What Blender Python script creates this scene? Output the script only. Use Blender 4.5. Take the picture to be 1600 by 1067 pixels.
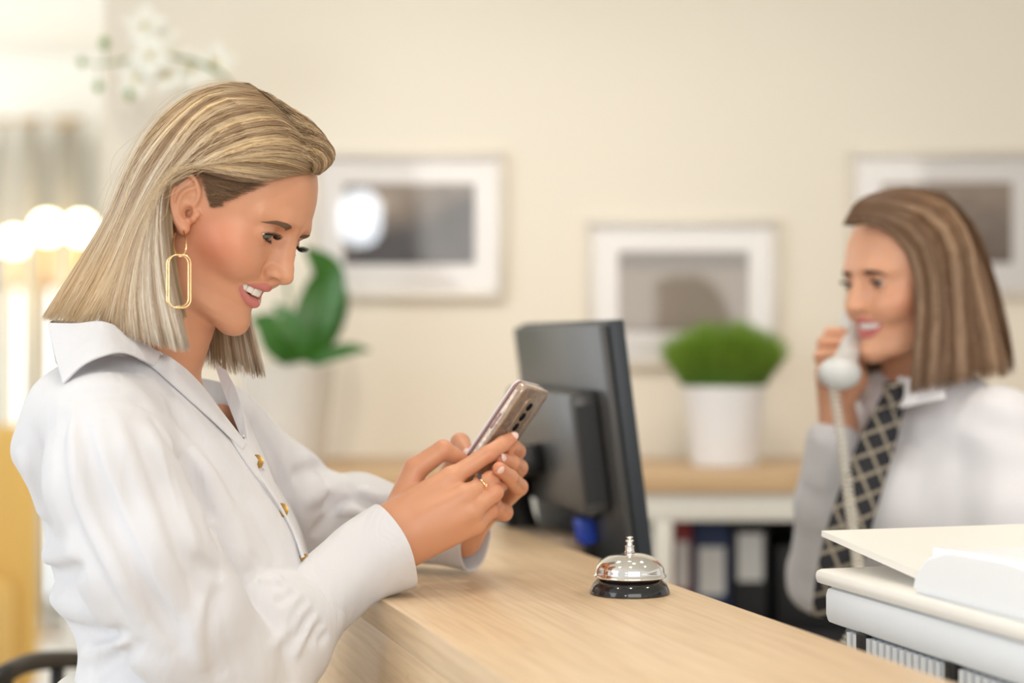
import bpy, bmesh, math, random, time
import numpy as np
from mathutils import Vector, Matrix, Euler

T0 = time.time()
for _o in list(bpy.data.objects):
    bpy.data.objects.remove(_o, do_unlink=True)
scene = bpy.context.scene
COL = scene.collection

# ------------------------------------------------------------------ camera
FPX = 2800.0            # focal length in pixels of the 1600 px wide frame
CAM_H = 1.367
cam_data = bpy.data.cameras.new('camera')
cam = bpy.data.objects.new('camera', cam_data)
COL.objects.link(cam)
cam.location = (0, 0, CAM_H)
cam.rotation_euler = (math.pi / 2, 0, 0)
cam_data.sensor_width = 36
cam_data.lens = 36 * FPX / 1600
cam_data.clip_start = 0.05
cam_data.clip_end = 100
cam_data.dof.use_dof = True
cam_data.dof.focus_distance = 1.83
cam_data.dof.aperture_fstop = 2.1
scene.camera = cam

# ------------------------------------------------------------------ world, lights, exposure
world = bpy.data.worlds.new('world')
scene.world = world
world.use_nodes = True
_bg = world.node_tree.nodes['Background']
_bg.inputs[0].default_value = (1.0, 0.965, 0.92, 1)
_bg.inputs[1].default_value = 0.55

def area(name, loc, target, size, power, color, size_y=None):
    d = bpy.data.lights.new(name, 'AREA')
    d.energy = power
    d.color = color
    d.shape = 'RECTANGLE'
    d.size = size
    d.size_y = size_y or size
    o = bpy.data.objects.new(name, d)
    COL.objects.link(o)
    o.location = loc
    o.rotation_euler = (Vector(target) - Vector(loc)).to_track_quat('-Z', 'Y').to_euler()
    return o

area('window_daylight', (-3.4, 0.2, 1.9), (-0.4, 1.9, 1.25), 2.6, 44, (0.84, 0.92, 1.0), 2.2)
area('front_daylight', (0.9, -2.4, 2.3), (0, 2.4, 1.2), 3.0, 47, (1.0, 0.95, 0.88), 1.8)
area('lobby_daylight', (-4.6, 6.2, 1.7), (-2.2, 8.0, 1.2), 2.6, 90, (0.90, 0.95, 1.0), 2.2)

scene.view_settings.view_transform = 'Standard'
scene.view_settings.look = 'None'
scene.view_settings.gamma = 1.0
scene.view_settings.use_curve_mapping = False
scene.view_settings.exposure = 0.42

# ------------------------------------------------------------------ helpers
def P(px, py, d):
    """world point seen at pixel (px, py) of the 1600x1067 frame, d metres in front of the camera"""
    return np.array([(px - 800.0) / FPX * d, d, CAM_H - (py - 533.5) / FPX * d])

def V(*a):
    return np.array(a, float)

def link(o, parent=None):
    COL.objects.link(o)
    if parent is not None:
        o.parent = parent
    return o

def tag(o, label=None, cat=None, group=None, kind=None):
    if label: o['label'] = label
    if cat: o['category'] = cat
    if group: o['group'] = group
    if kind: o['kind'] = kind
    return o

def empty(name, loc=(0, 0, 0), rz=0.0):
    o = bpy.data.objects.new(name, None)
    o.empty_display_size = 0.05
    COL.objects.link(o)
    o.location = loc
    o.rotation_euler = (0, 0, rz)
    return o

def mesh_obj(name, verts, faces, mat=None, parent=None, smooth=True, attrs=None, mats=None):
    me = bpy.data.meshes.new(name)
    verts = np.asarray(verts, dtype=np.float32)
    if isinstance(faces, np.ndarray) and faces.ndim == 2:
        n, k = faces.shape
        me.vertices.add(len(verts))
        me.vertices.foreach_set('co', verts.ravel())
        me.loops.add(n * k)
        me.loops.foreach_set('vertex_index', faces.astype(np.int32).ravel())
        me.polygons.add(n)
        me.polygons.foreach_set('loop_start', np.arange(0, n * k, k, dtype=np.int32))
        try:
            me.polygons.foreach_set('loop_total', np.full(n, k, dtype=np.int32))
        except Exception:
            pass
        me.update(calc_edges=True)
    else:
        me.from_pydata([tuple(map(float, v)) for v in verts], [], [list(f) for f in faces])
        me.update()
    if smooth:
        me.polygons.foreach_set('use_smooth', np.ones(len(me.polygons), dtype=bool))
    for k, a in (attrs or {}).items():
        a = np.asarray(a, dtype=np.float32)
        if a.ndim == 1:
            at = me.attributes.new(k, 'FLOAT', 'POINT')
            at.data.foreach_set('value', a)
        else:
            at = me.attributes.new(k, 'FLOAT_COLOR', 'POINT')
            if a.shape[1] == 3:
                a = np.concatenate([a, np.ones((len(a), 1), np.float32)], 1)
            at.data.foreach_set('color', a.ravel())
    for m in (mats or ([mat] if mat else [])):
        me.materials.append(m)
    o = bpy.data.objects.new(name, me)
    return link(o, parent)

class MB:
    """collects simple shapes into one mesh"""
    def __init__(self):
        self.v = []; self.f = []
    def add(self, verts, faces):
        b = len(self.v)
        self.v += [tuple(map(float, p)) for p in verts]
        self.f += [[i + b for i in f] for f in faces]
        return self
    def box(self, c, s, M=None, bev=0.0):
        bm = bmesh.new()
        bmesh.ops.create_cube(bm, size=1.0)
        bmesh.ops.scale(bm, vec=Vector(s), verts=bm.verts)
        if bev > 0:
            bmesh.ops.bevel(bm, geom=bm.edges[:], offset=bev, segments=2, affect='EDGES', profile=0.5)
        bmesh.ops.translate(bm, vec=Vector(c), verts=bm.verts)
        if M is not None:
            bmesh.ops.transform(bm, matrix=M, verts=bm.verts)
        bm.verts.ensure_lookup_table()
        bm.verts.index_update()
        self.add([v.co for v in bm.verts], [[v.index for v in f.verts] for f in bm.faces])
        bm.free()
        return self
    def lathe(self, prof, c=(0, 0, 0), n=48, M=None, capb=False, capt=False):
        vs = []; fs = []
        k = len(prof)
        for i in range(n):
            a = 2 * math.pi * i / n
            for r, z in prof:
                p = Vector((r * math.cos(a), r * math.sin(a), z))
                if M is not None: p = M @ p
                vs.append((p[0] + c[0], p[1] + c[1], p[2] + c[2]))
        for i in range(n):
            j = (i + 1) % n
            for q in range(k - 1):
                fs.append([i * k + q, j * k + q, j * k + q + 1, i * k + q + 1])
        if capb: fs.append([i * k for i in range(n)][::-1])
        if capt: fs.append([i * k + k - 1 for i in range(n)])
        return self.add(vs, fs)
    def tube(self, pts, r, n=8, closed=False, cap=True, flat=None):
        v, f = tube_geo(pts, r, n, closed, cap, flat)
        return self.add(v, f)
    def prism(self, pts2, axis_o, ux, uy, uz, h):
        """extrude polygon pts2 (in the ux, uy plane at axis_o) along uz by h"""
        ux, uy, uz, o = map(np.asarray, (ux, uy, uz, axis_o))
        n = len(pts2)
        a = [o + ux * p[0] + uy * p[1] for p in pts2]
        b = [q + uz * h for q in a]
        return self.add(a + b, [list(range(n))[::-1], list(range(n, 2 * n))] + [[i, (i + 1) % n, n + (i + 1) % n, n + i] for i in range(n)])
    def build(self, name, mat, parent=None, smooth=False):
        o = mesh_obj(name, self.v, self.f, mat, parent, smooth)
        return o

def auto_smooth(o, ang=40):
    me = o.data
    me.polygons.foreach_set('use_smooth', np.ones(len(me.polygons), dtype=bool))
    try:
        me.set_sharp_from_angle(angle=math.radians(ang))
    except Exception:
        pass
    return o

def tube_geo(pts, r, n=8, closed=False, cap=True, flat=None):
    pts = [Vector(p) for p in pts]
    m = len(pts)
    rs = r if hasattr(r, '__len__') else [r] * m
    vs = []; fs = []
    up = None
    for i in range(m):
        a = pts[(i - 1) % m] if (closed or i > 0) else pts[i]
        b = pts[(i + 1) % m] if (closed or i < m - 1) else pts[i]
        t = (b - a)
        t = t.normalized() if t.length > 1e-9 else Vector((0, 0, 1))
        if up is None:
            up = t.orthogonal().normalized()
        up = (up - t * up.dot(t))
        up = up.normalized() if up.length > 1e-6 else t.orthogonal().normalized()
        w = t.cross(up)
        for k in range(n):
            an = 2 * math.pi * k / n
            fl = flat if flat else 1.0
            vs.append(pts[i] + up * (math.cos(an) * rs[i]) + w * (math.sin(an) * rs[i] * fl))
    for i in range(m if closed else m - 1):
        j = (i + 1) % m
        for k in range(n):
            k2 = (k + 1) % n
            fs.append([i * n + k, i * n + k2, j * n + k2, j * n + k])
    if cap and not closed:
        fs.append(list(range(n))[::-1])
        fs.append([(m - 1) * n + k for k in range(n)])
    return vs, fs

def catmull(pts, per=6, closed=False):
    pts = [np.asarray(p, float) for p in pts]
    n = len(pts); out = []
    for i in range(n if closed else n - 1):
        p0 = pts[(i - 1) % n] if (closed or i > 0) else 2 * pts[0] - pts[1]
        p1 = pts[i]; p2 = pts[(i + 1) % n]
        p3 = pts[(i + 2) % n] if (closed or i + 2 < n) else 2 * pts[-1] - pts[-2]
        for q in range(per):
            t = q / per
            out.append(0.5 * (2 * p1 + (p2 - p0) * t + (2 * p0 - 5 * p1 + 4 * p2 - p3) * t * t + (3 * p1 - p0 - 3 * p2 + p3) * t ** 3))
    if not closed: out.append(pts[-1])
    return out

# ------------------------------------------------------------------ materials
def mat(name, color, rough=0.5, metal=0.0, spec=0.5, sss=0.0, trans=0.0, ior=1.45, coat=0.0, emit=None, estr=0.0, alpha=1.0,
        noise=0.0, nscale=30.0, bump=0.0, bscale=200.0, sheen=0.0, sss_r=(1, 0.35, 0.2), sss_s=0.008):
    m = bpy.data.materials.new(name)
    m.use_nodes = True
    nt = m.node_tree
    b = nt.nodes['Principled BSDF']
    b.inputs['Base Color'].default_value = (*color, 1)
    b.inputs['Roughness'].default_value = rough
    b.inputs['Metallic'].default_value = metal
    b.inputs['Specular IOR Level'].default_value = spec
    b.inputs['IOR'].default_value = ior
    b.inputs['Transmission Weight'].default_value = trans
    b.inputs['Coat Weight'].default_value = coat
    b.inputs['Alpha'].default_value = alpha
    b.inputs['Sheen Weight'].default_value = sheen
    if sss:
        b.inputs['Subsurface Weight'].default_value = sss
        b.inputs['Subsurface Radius'].default_value = sss_r
        b.inputs['Subsurface Scale'].default_value = sss_s
    if emit:
        b.inputs['Emission Color'].default_value = (*emit, 1)
        b.inputs['Emission Strength'].default_value = estr
    if noise or bump:
        tc = nt.nodes.new('ShaderNodeTexCoord')
    if noise:
        n = nt.nodes.new('ShaderNodeTexNoise')
        n.inputs['Scale'].default_value = nscale
        n.inputs['Detail'].default_value = 4
        nt.links.new(tc.outputs['Object'], n.inputs['Vector'])
        mx = nt.nodes.new('ShaderNodeMix'); mx.data_type = 'RGBA'
        mx.inputs['A'].default_value = (*[max(0, c * (1 - noise)) for c in color], 1)
        mx.inputs['B'].default_value = (*[min(1, c * (1 + noise)) for c in color], 1)
        nt.links.new(n.outputs['Fac'], mx.inputs['Factor'])
        nt.links.new(mx.outputs['Result'], b.inputs['Base Color'])
    if bump:
        n2 = nt.nodes.new('ShaderNodeTexNoise')
        n2.inputs['Scale'].default_value = bscale
        nt.links.new(tc.outputs['Object'], n2.inputs['Vector'])
        bp = nt.nodes.new('ShaderNodeBump')
        bp.inputs['Strength'].default_value = bump
        bp.inputs['Distance'].default_value = 0.001
        nt.links.new(n2.outputs['Fac'], bp.inputs['Height'])
        nt.links.new(bp.outputs['Normal'], b.inputs['Normal'])
    return m

def bsdf(m): return m.node_tree.nodes['Principled BSDF']

def color_attr(m, attr, sat=None):
    """base colour straight from a point attribute"""
    nt = m.node_tree
    a = nt.nodes.new('ShaderNodeAttribute'); a.attribute_name = attr
    nt.links.new(a.outputs['Color'], bsdf(m).inputs['Base Color'])
    return m

# ------------------------------------------------------------------ signed distance modelling
def smin(a, b, k):
    if np.isscalar(k) and k <= 0: return np.minimum(a, b)
    h = np.clip(0.5 + 0.5 * (b - a) / k, 0, 1)
    return b + (a - b) * h - k * h * (1 - h)

def smax(a, b, k):
    return -smin(-a, -b, k)

def cap_sd(p, a, b, r1, r2=None):
    """tapered capsule; p is (N,3)"""
    r2 = r1 if r2 is None else r2
    a = np.asarray(a, p.dtype); b = np.asarray(b, p.dtype)
    ba = b - a
    pa = p - a
    t = np.clip(pa @ ba / max(float(ba @ ba), 1e-12), 0, 1)
    q = pa - t[:, None] * ba
    return np.sqrt(np.einsum('ij,ij->i', q, q)) - (r1 + (r2 - r1) * t)

def chain_sd(p, pts, rs, k=0.0):
    d = None
    for i in range(len(pts) - 1):
        e = cap_sd(p, pts[i], pts[i + 1], rs[i], rs[i + 1])
        d = e if d is None else smin(d, e, k)
    return d

def ell_sd(p, c, r, R=None):
    q = p - np.asarray(c, p.dtype)
    if R is not None: q = q @ np.asarray(R, p.dtype)     # columns of R are the ellipsoid axes
    r = np.asarray(r, p.dtype)
    k0 = np.sqrt((((q / r) ** 2)).sum(1))
    k1 = np.sqrt((((q / (r * r)) ** 2)).sum(1))
    return k0 * (k0 - 1.0) / np.maximum(k1, 1e-9)

def box_sd(p, c, half, rad, R=None):
    q = p - np.asarray(c, p.dtype)
    if R is not None: q = q @ np.asarray(R, p.dtype)
    q = np.abs(q) - (np.asarray(half, p.dtype) - rad)
    return np.sqrt((np.maximum(q, 0) ** 2).sum(1)) + np.minimum(q.max(1), 0) - rad

def march(fn, lo, hi, h, coarse=4, safety=1.6):
    """surface nets over the box lo..hi, evaluated fine only near the surface; returns verts, quads"""
    lo = np.asarray(lo, np.float32); hi = np.asarray(hi, np.float32)
    H = h * coarse
    n = np.ceil((hi - lo) / H).astype(int)
    ax = [lo[i] + H * (np.arange(n[i]) + 0.5) for i in range(3)]
    g = np.stack(np.meshgrid(*ax, indexing='ij'), -1).reshape(-1, 3).astype(np.float32)
    dc = np.concatenate([fn(g[i:i + 400000]) for i in range(0, len(g), 400000)]).reshape(n)
    near = np.abs(dc) < H * 0.87 * safety + h * 1.5
    N = n * coarse
    vals = np.repeat(np.repeat(np.repeat(dc, coarse, 0), coarse, 1), coarse, 2).astype(np.float32)
    idx = np.argwhere(near)
    off = np.stack(np.meshgrid(*[np.arange(coarse)] * 3, indexing='ij'), -1).reshape(-1, 3)
    CH = 6000
    for i in range(0, len(idx), CH):
        ii = (idx[i:i + CH, None, :] * coarse + off[None]).reshape(-1, 3)
        p = (lo + h * (ii + 0.5)).astype(np.float32)
        vals[ii[:, 0], ii[:, 1], ii[:, 2]] = fn(p)
    s = vals < 0
    c = np.zeros(N - 1, np.int8)
    for dx in (0, 1):
        for dy in (0, 1):
            for dz in (0, 1):
                c += s[dx:N[0] - 1 + dx, dy:N[1] - 1 + dy, dz:N[2] - 1 + dz]
    cells = np.argwhere((c > 0) & (c < 8))
    corner = np.array([(x, y, z) for x in (0, 1) for y in (0, 1) for z in (0, 1)])
    cv = np.stack([vals[tuple((cells + k).T)] for k in corner], 1)
    acc = np.zeros((len(cells), 3)); cnt = np.zeros(len(cells))
    for a in range(8):
        for b in range(a + 1, 8):
            if np.abs(corner[a] - corner[b]).sum() != 1: continue
            m = (cv[:, a] < 0) != (cv[:, b] < 0)
            t = cv[m, a] / (cv[m, a] - cv[m, b])
            acc[m] += corner[a] + t[:, None] * (corner[b] - corner[a])
            cnt[m] += 1
    verts = lo + h * (cells + acc / cnt[:, None] + 0.5)
    vid = np.full(N - 1, -1, np.int64)
    vid[tuple(cells.T)] = np.arange(len(cells))
    quads = []
    for axis in range(3):
        o1, o2 = [(1, 2), (2, 0), (0, 1)][axis]
        sl = [slice(None)] * 3; sh = [slice(None)] * 3
        sl[axis] = slice(0, -1); sh[axis] = slice(1, None)
        e = s[tuple(sl)] != s[tuple(sh)]
        ed = np.argwhere(e)
        ok = (ed[:, o1] > 0) & (ed[:, o2] > 0) & (ed[:, o1] < N[o1] - 1) & (ed[:, o2] < N[o2] - 1)
        ed = ed[ok]
        def cell(d1, d2):
            q = ed.copy(); q[:, o1] -= d1; q[:, o2] -= d2
            return vid[tuple(q.T)]
        Q = np.stack([cell(1, 1), cell(0, 1), cell(0, 0), cell(1, 0)], 1)
        inside_first = s[tuple(ed.T)]
        Q[~inside_first] = Q[~inside_first][:, ::-1]
        quads.append(Q)
    Q = np.concatenate(quads)
    Q = Q[(Q >= 0).all(1)]
    return verts.astype(np.float32), Q

def merge_geo(parts):
    vs = []; fs = []; b = 0
    for v, f in parts:
        vs.append(np.asarray(v, np.float32)); fs.append(np.asarray(f) + b); b += len(v)
    return np.concatenate(vs), np.concatenate(fs)

def strands_geo(paths, radii, n=3):
    """paths (S, K, 3), radii (S, K): thin tapered tubes, all in one array; returns verts, quads, strand index of every vertex"""
    paths = np.asarray(paths, np.float32)
    S, K, _ = paths.shape
    t = np.gradient(paths, axis=1)
    t /= np.linalg.norm(t, axis=2, keepdims=True) + 1e-9
    mt = np.abs(t.mean(1)); ref = np.eye(3)[np.argmin(mt, 1)][:, None, :] + np.array([0.11, 0.07, 0.05])   # one reference per strand
    a = np.cross(t, ref); a /= np.linalg.norm(a, axis=2, keepdims=True) + 1e-9
    b = np.cross(t, a)
    rings = []
    for k in range(n):
        an = 2 * math.pi * k / n
        rings.append(paths + (a * math.cos(an) + b * math.sin(an)) * radii[..., None])
    v = np.stack(rings, 2)                       # S K n 3
    base = (np.arange(S)[:, None, None] * K + np.arange(K - 1)[None, :, None]) * n
    k1 = np.arange(n)[None, None, :]; k2 = (k1 + 1) % n
    q = np.stack([base + k1, base + k2, base + n + k2, base + n + k1], -1).reshape(-1, 4)
    sid = np.repeat(np.arange(S), K * n)
    tt = np.tile(np.repeat(np.linspace(0, 1, K), n), S)
    return v.reshape(-1, 3), q, sid, tt

# ------------------------------------------------------------------ common materials
def wood_mat(name, c1, c2, c3, axis='Y', rough=0.38, scale=1.0):
    m = mat(name, c1, rough=rough, spec=0.45)
    nt = m.node_tree; b = bsdf(m)
    tc = nt.nodes.new('ShaderNodeTexCoord')
    def noise(sc, detail, dist, stretch):
        mp = nt.nodes.new('ShaderNodeMapping')
        mp.inputs['Scale'].default_value = stretch
        nt.links.new(tc.outputs['Object'], mp.inputs['Vector'])
        n = nt.nodes.new('ShaderNodeTexNoise')
        n.inputs['Scale'].default_value = sc; n.inputs['Detail'].default_value = detail; n.inputs['Distortion'].default_value = dist
        nt.links.new(mp.outputs['Vector'], n.inputs['Vector'])
        return n.outputs['Fac']
    st = {'X': (0.10, 1, 1), 'Y': (1, 0.10, 1), 'Z': (1, 1, 0.10)}[axis]
    st = tuple(v * scale for v in st)
    g1 = noise(14, 6, 1.2, st)
    g2 = noise(160, 3, 0.2, tuple(v * (0.35 if v < 0.5 * scale else 1) for v in st))
    kn = noise(5.5, 3, 2.5, tuple(v * (3 if v < 0.5 * scale else 1.2) for v in st))
    r = nt.nodes.new('ShaderNodeValToRGB')
    r.color_ramp.elements[0].position = 0.30; r.color_ramp.elements[0].color = (*c2, 1)
    r.color_ramp.elements[1].position = 0.68; r.color_ramp.elements[1].color = (*c1, 1)
    nt.links.new(g1, r.inputs['Fac'])
    x = nt.nodes.new('ShaderNodeMix'); x.data_type = 'RGBA'; x.blend_type = 'MULTIPLY'
    r2 = nt.nodes.new('ShaderNodeValToRGB')
    r2.color_ramp.elements[0].position = 0.35; r2.color_ramp.elements[0].color = (0.86, 0.84, 0.82, 1)
    r2.color_ramp.elements[1].position = 0.6; r2.color_ramp.elements[1].color = (1, 1, 1, 1)
    nt.links.new(g2, r2.inputs['Fac'])
    x.inputs['Factor'].default_value = 1.0
    nt.links.new(r.outputs['Color'], x.inputs['A']); nt.links.new(r2.outputs['Color'], x.inputs['B'])
    r3 = nt.nodes.new('ShaderNodeValToRGB')
    r3.color_ramp.elements[0].position = 0.66; r3.color_ramp.elements[0].color = (0, 0, 0, 1)
    r3.color_ramp.elements[1].position = 0.76; r3.color_ramp.elements[1].color = (0.75, 0.75, 0.75, 1)
    nt.links.new(kn, r3.inputs['Fac'])
    y = nt.nodes.new('ShaderNodeMix'); y.data_type = 'RGBA'
    nt.links.new(r3.outputs['Color'], y.inputs['Factor'])
    nt.links.new(x.outputs['Result'], y.inputs['A']); y.inputs['B'].default_value = (*c3, 1)
    nt.links.new(y.outputs['Result'], b.inputs['Base Color'])
    bp = nt.nodes.new('ShaderNodeBump'); bp.inputs['Strength'].default_value = 0.15; bp.inputs['Distance'].default_value = 0.0005
    nt.links.new(g2, bp.inputs['Height']); nt.links.new(bp.outputs['Normal'], b.inputs['Normal'])
    return m

M = {}
M['oak'] = wood_mat('light_oak', (0.77, 0.59, 0.395), (0.68, 0.49, 0.30), (0.42, 0.27, 0.15))
M['oak_x'] = wood_mat('light_oak_shelf', (0.68, 0.48, 0.28), (0.58, 0.38, 0.20), (0.40, 0.24, 0.12), axis='X', rough=0.42)
M['wall'] = mat('cream_wall', (0.84, 0.785, 0.68), rough=0.85, bump=0.05, bscale=300)
M['white_wall'] = mat('pale_wall', (0.80, 0.77, 0.70), rough=0.8)
M['ceiling'] = mat('ceiling_white', (0.85, 0.84, 0.80), rough=0.9)
M['floor'] = mat('pale_stone_floor', (0.62, 0.58, 0.52), rough=0.35, noise=0.06, nscale=6)
M['white_lam'] = mat('white_laminate', (0.80, 0.77, 0.70), rough=0.45)
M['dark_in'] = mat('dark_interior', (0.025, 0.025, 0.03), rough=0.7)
M['black'] = mat('black_plastic', (0.018, 0.018, 0.02), rough=0.42)
M['black_gloss'] = mat('black_gloss', (0.012, 0.012, 0.013), rough=0.12, coat=0.5)
M['white_pl'] = mat('white_plastic', (0.83, 0.84, 0.85), rough=0.38, spec=0.4)
M['chrome'] = mat('chrome', (0.92, 0.90, 0.87), rough=0.06, metal=1.0)
M['gold'] = mat('gold', (0.95, 0.68, 0.36), rough=0.16, metal=1.0)
M['brass'] = mat('brass', (0.46, 0.27, 0.08), rough=0.28, metal=1.0)

def box_obj(name, c, s, m, parent=None, bev=0.0, label=None, cat=None, kind=None, rz=0.0):
    mb = MB(); mb.box((0, 0, 0), s, bev=bev)
    o = mb.build(name, m, parent)
    o.location = c; o.rotation_euler = (0, 0, rz)
    if bev: auto_smooth(o)
    return tag(o, label, cat, kind=kind)

# ------------------------------------------------------------------ the room
WALL_Y = 4.15
WALL_X0 = -0.945
box_obj('floor', (-1.0, 4.0, -0.05), (12, 14, 0.1), M['floor'], kind='structure')
box_obj('wall_back', ((WALL_X0 + 4.2) / 2, WALL_Y + 0.1, 1.4), (4.2 - WALL_X0, 0.2, 2.8), M['wall'], kind='structure')
box_obj('wall_passage', (WALL_X0 + 0.06, 6.1, 1.4), (0.12, 3.7, 2.8), M['white_wall'], kind='structure')
box_obj('wall_far', (-3.2, 9.1, 1.4), (6.5, 0.2, 2.8), M['white_wall'], kind='structure')
box_obj('ceiling', (-0.2, 4.6, 2.85), (9.6, 9.4, 0.1), M['ceiling'], kind='structure')

# ------------------------------------------------------------------ reception counter, in its own frame: t along the counter away from the camera, n across it, z up
C_A = np.array([-0.1486, 1.90, 0.0])
C_T = np.array([-0.2847, 0.9586, 0.0]); C_N = np.array([0.9586, 0.2847, 0.0])
C_RZ = math.atan2(-C_T[0], C_T[1])          # local +y runs along t, local +x along n
TOP = 1.10
def L(t, n, z): return C_A + C_T * t + C_N * n + np.array([0, 0, z])

counter = empty('reception_counter', tuple(L(0, 0.17, 0)), C_RZ)
tag(counter, 'long light oak reception counter with a narrow raised ledge', 'counter')
def cpart(name, t0, t1, n0, n1, z0, z1, m, bev=0.0015, parent=counter):
    mb = MB(); mb.box(((n0 + n1) / 2 - 0.17, (t0 + t1) / 2, (z0 + z1) / 2), (n1 - n0, t1 - t0, z1 - z0), bev=bev)
    return auto_smooth(mb.build(name, m, parent))
cpart('ledge_top', -1.5, 1.25, 0.0, 0.333, TOP - 0.034, TOP, M['oak'])
cpart('front_panel', -1.5, 1.25, 0.0015, 0.022, 0.0, TOP - 0.0345, M['oak'])
cpart('rear_panel', -1.5, 1.25, 0.29, 0.31, 0.0, TOP - 0.0345, M['white_lam'])
cpart('end_panel', 1.20, 1.22, 0.0225, 0.2895, 0.0, TOP - 0.0345, M['white_lam'])
DESK = 0.76
cpart('work_desk', -1.5, 0.06, 0.3105, 0.86, DESK - 0.03, DESK, M['white_lam'])
cpart('work_desk', 0.0605, 1.25, 0.3105, 0.68, DESK - 0.03, DESK, M['white_lam'])
cpart('desk_leg', 1.15, 1.2, 0.62, 0.67, 0, DESK - 0.0305, M['white_lam'])
cpart('desk_leg', -0.95, -0.9, 0.78, 0.83, 0, DESK - 0.0305, M['white_lam'])

# ------------------------------------------------------------------ back cabinet with oak top
SH_Y0, SH_Y1 = 3.59, 4.148
cab = empty('back_cabinet', (0.6, (SH_Y0 + SH_Y1) / 2, 0))
tag(cab, 'low white cabinet with a thick oak top along the cream wall', 'cabinet')
def cabp(name, x0, x1, y0, y1, z0, z1, m, bev=0.002):
    mb = MB(); mb.box(((x0 + x1) / 2 - 0.6, (y0 + y1) / 2 - (SH_Y0 + SH_Y1) / 2, (z0 + z1) / 2), (x1 - x0, y1 - y0, z1 - z0), bev=bev)
    return auto_smooth(mb.build(name, m, cab))
CX0, CX1 = -0.93, 2.3
cabp('oak_top', CX0, CX1, SH_Y0, SH_Y1, TOP - 0.037, TOP, M['oak_x'])
FY = SH_Y0 + 0.012
cabp('top_rail', CX0 + .01, CX1 - .01, FY, FY + 0.02, 1.006, TOP - 0.0375, M['white_lam'])
posts = [-0.90, -0.30, 0.285, 0.88, 1.45, 2.02]
for x in posts:
    cabp('side_panel', x, x + 0.038, FY + 0.0205, SH_Y1 - 0.02, 0.0, TOP - 0.0375, M['white_lam'])
    cabp('front_stile', x, x + 0.038, FY, FY + 0.02, 0.0, 1.0055, M['white_lam'])
for z in (0.06, 0.52, 0.775):
    for a, b in zip(posts[:-1], posts[1:]):
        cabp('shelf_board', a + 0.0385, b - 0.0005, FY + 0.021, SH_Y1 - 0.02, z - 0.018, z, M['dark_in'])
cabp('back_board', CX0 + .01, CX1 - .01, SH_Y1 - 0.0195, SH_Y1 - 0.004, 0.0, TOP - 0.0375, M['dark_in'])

def binder(x, w, colour_mat, label, lab=(0.55, 0.25), h=0.235, z=0.776, y=3.70):
    o = empty('ring_binder', (x, y, z)); tag(o, label, 'binder', 'ring binders in the back cabinet')
    mb = MB(); mb.box((0, 0.11, h / 2), (w, 0.22, h), bev=0.003); auto_smooth(mb.build('cover', colour_mat, o))
    mb = MB(); mb.box((0, -0.0008, h * lab[0]), (w * 0.72, 0.0014, h * 0.42)); mb.build('spine_label', M['paper'], o)
    mb = MB(); mb.lathe([(0.006, -0.001), (0.011, -0.001), (0.011, 0.001), (0.006, 0.001), (0.006, -0.001)], n=20, M=Matrix.Rotation(math.pi / 2, 4, 'X'), c=(0, -0.0015, h * lab[1] - 0.02))
    mb.build('finger_ring', M['chrome'], o)
    return o
M['paper'] = mat('paper_white', (0.75, 0.74, 0.72), rough=0.8)
M['blue_bind'] = mat('navy_binder', (0.012, 0.03, 0.10), rough=0.5)
M['black_bind'] = mat('black_binder', (0.018, 0.018, 0.022), rough=0.5)
M['red_bind'] = mat('red_binder', (0.30, 0.03, 0.03), rough=0.5)
binder(0.352, 0.035, M['red_bind'], 'thin dark red ring binder at the end of the binder row')
binder(0.412, 0.075, M['blue_bind'], 'wide navy blue ring binder with a large white spine label', lab=(0.5, 0.2))
binder(0.492, 0.072, M['black_bind'], 'black ring binder standing between navy binder and black box', lab=(0.62, 0.2))
bx_ = empty('document_box', (0.63, 3.68, 0.776)); tag(bx_, 'black document box with a tan front label and round silver knob', 'box')
mb = MB(); mb.box((0, 0.12, 0.085), (0.17, 0.24, 0.17), bev=0.006); auto_smooth(mb.build('body', M['black'], bx_))
mb = MB(); mb.box((-0.01, -0.0015, 0.125), (0.075, 0.003, 0.028)); mb.build('front_label', mat('tan_label', (0.45, 0.33, 0.24), rough=0.6), bx_)
mb = MB(); mb.lathe([(0.0005, -0.012), (0.012, -0.011), (0.016, -0.005), (0.016, 0.0)], n=24, M=Matrix.Rotation(-math.pi / 2, 4, 'X'), c=(0.02, -0.001, 0.055)); auto_smooth(mb.build('knob', M['chrome'], bx_))

# ------------------------------------------------------------------ framed pictures
M['frame'] = mat('silver_cream_frame', (0.70, 0.65, 0.57), rough=0.35, metal=0.15)
M['mount'] = mat('white_mount', (0.93, 0.89, 0.86), rough=0.8)
def glass_mat(name):
    m = bpy.data.materials.new(name); m.use_nodes = True; nt = m.node_tree; nt.nodes.clear()
    o = nt.nodes.new('ShaderNodeOutputMaterial'); mx = nt.nodes.new('ShaderNodeMixShader'); fr_ = nt.nodes.new('ShaderNodeFresnel'); fr_.inputs['IOR'].default_value = 1.42
    t = nt.nodes.new('ShaderNodeBsdfTransparent'); g = nt.nodes.new('ShaderNodeBsdfGlossy'); g.inputs['Roughness'].default_value = 0.02
    nt.links.new(fr_.outputs[0], mx.inputs[0]); nt.links.new(t.outputs[0], mx.inputs[1]); nt.links.new(g.outputs[0], mx.inputs[2]); nt.links.new(mx.outputs[0], o.inputs[0])
    return m
M['glass'] = glass_mat('picture_glass')
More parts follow.
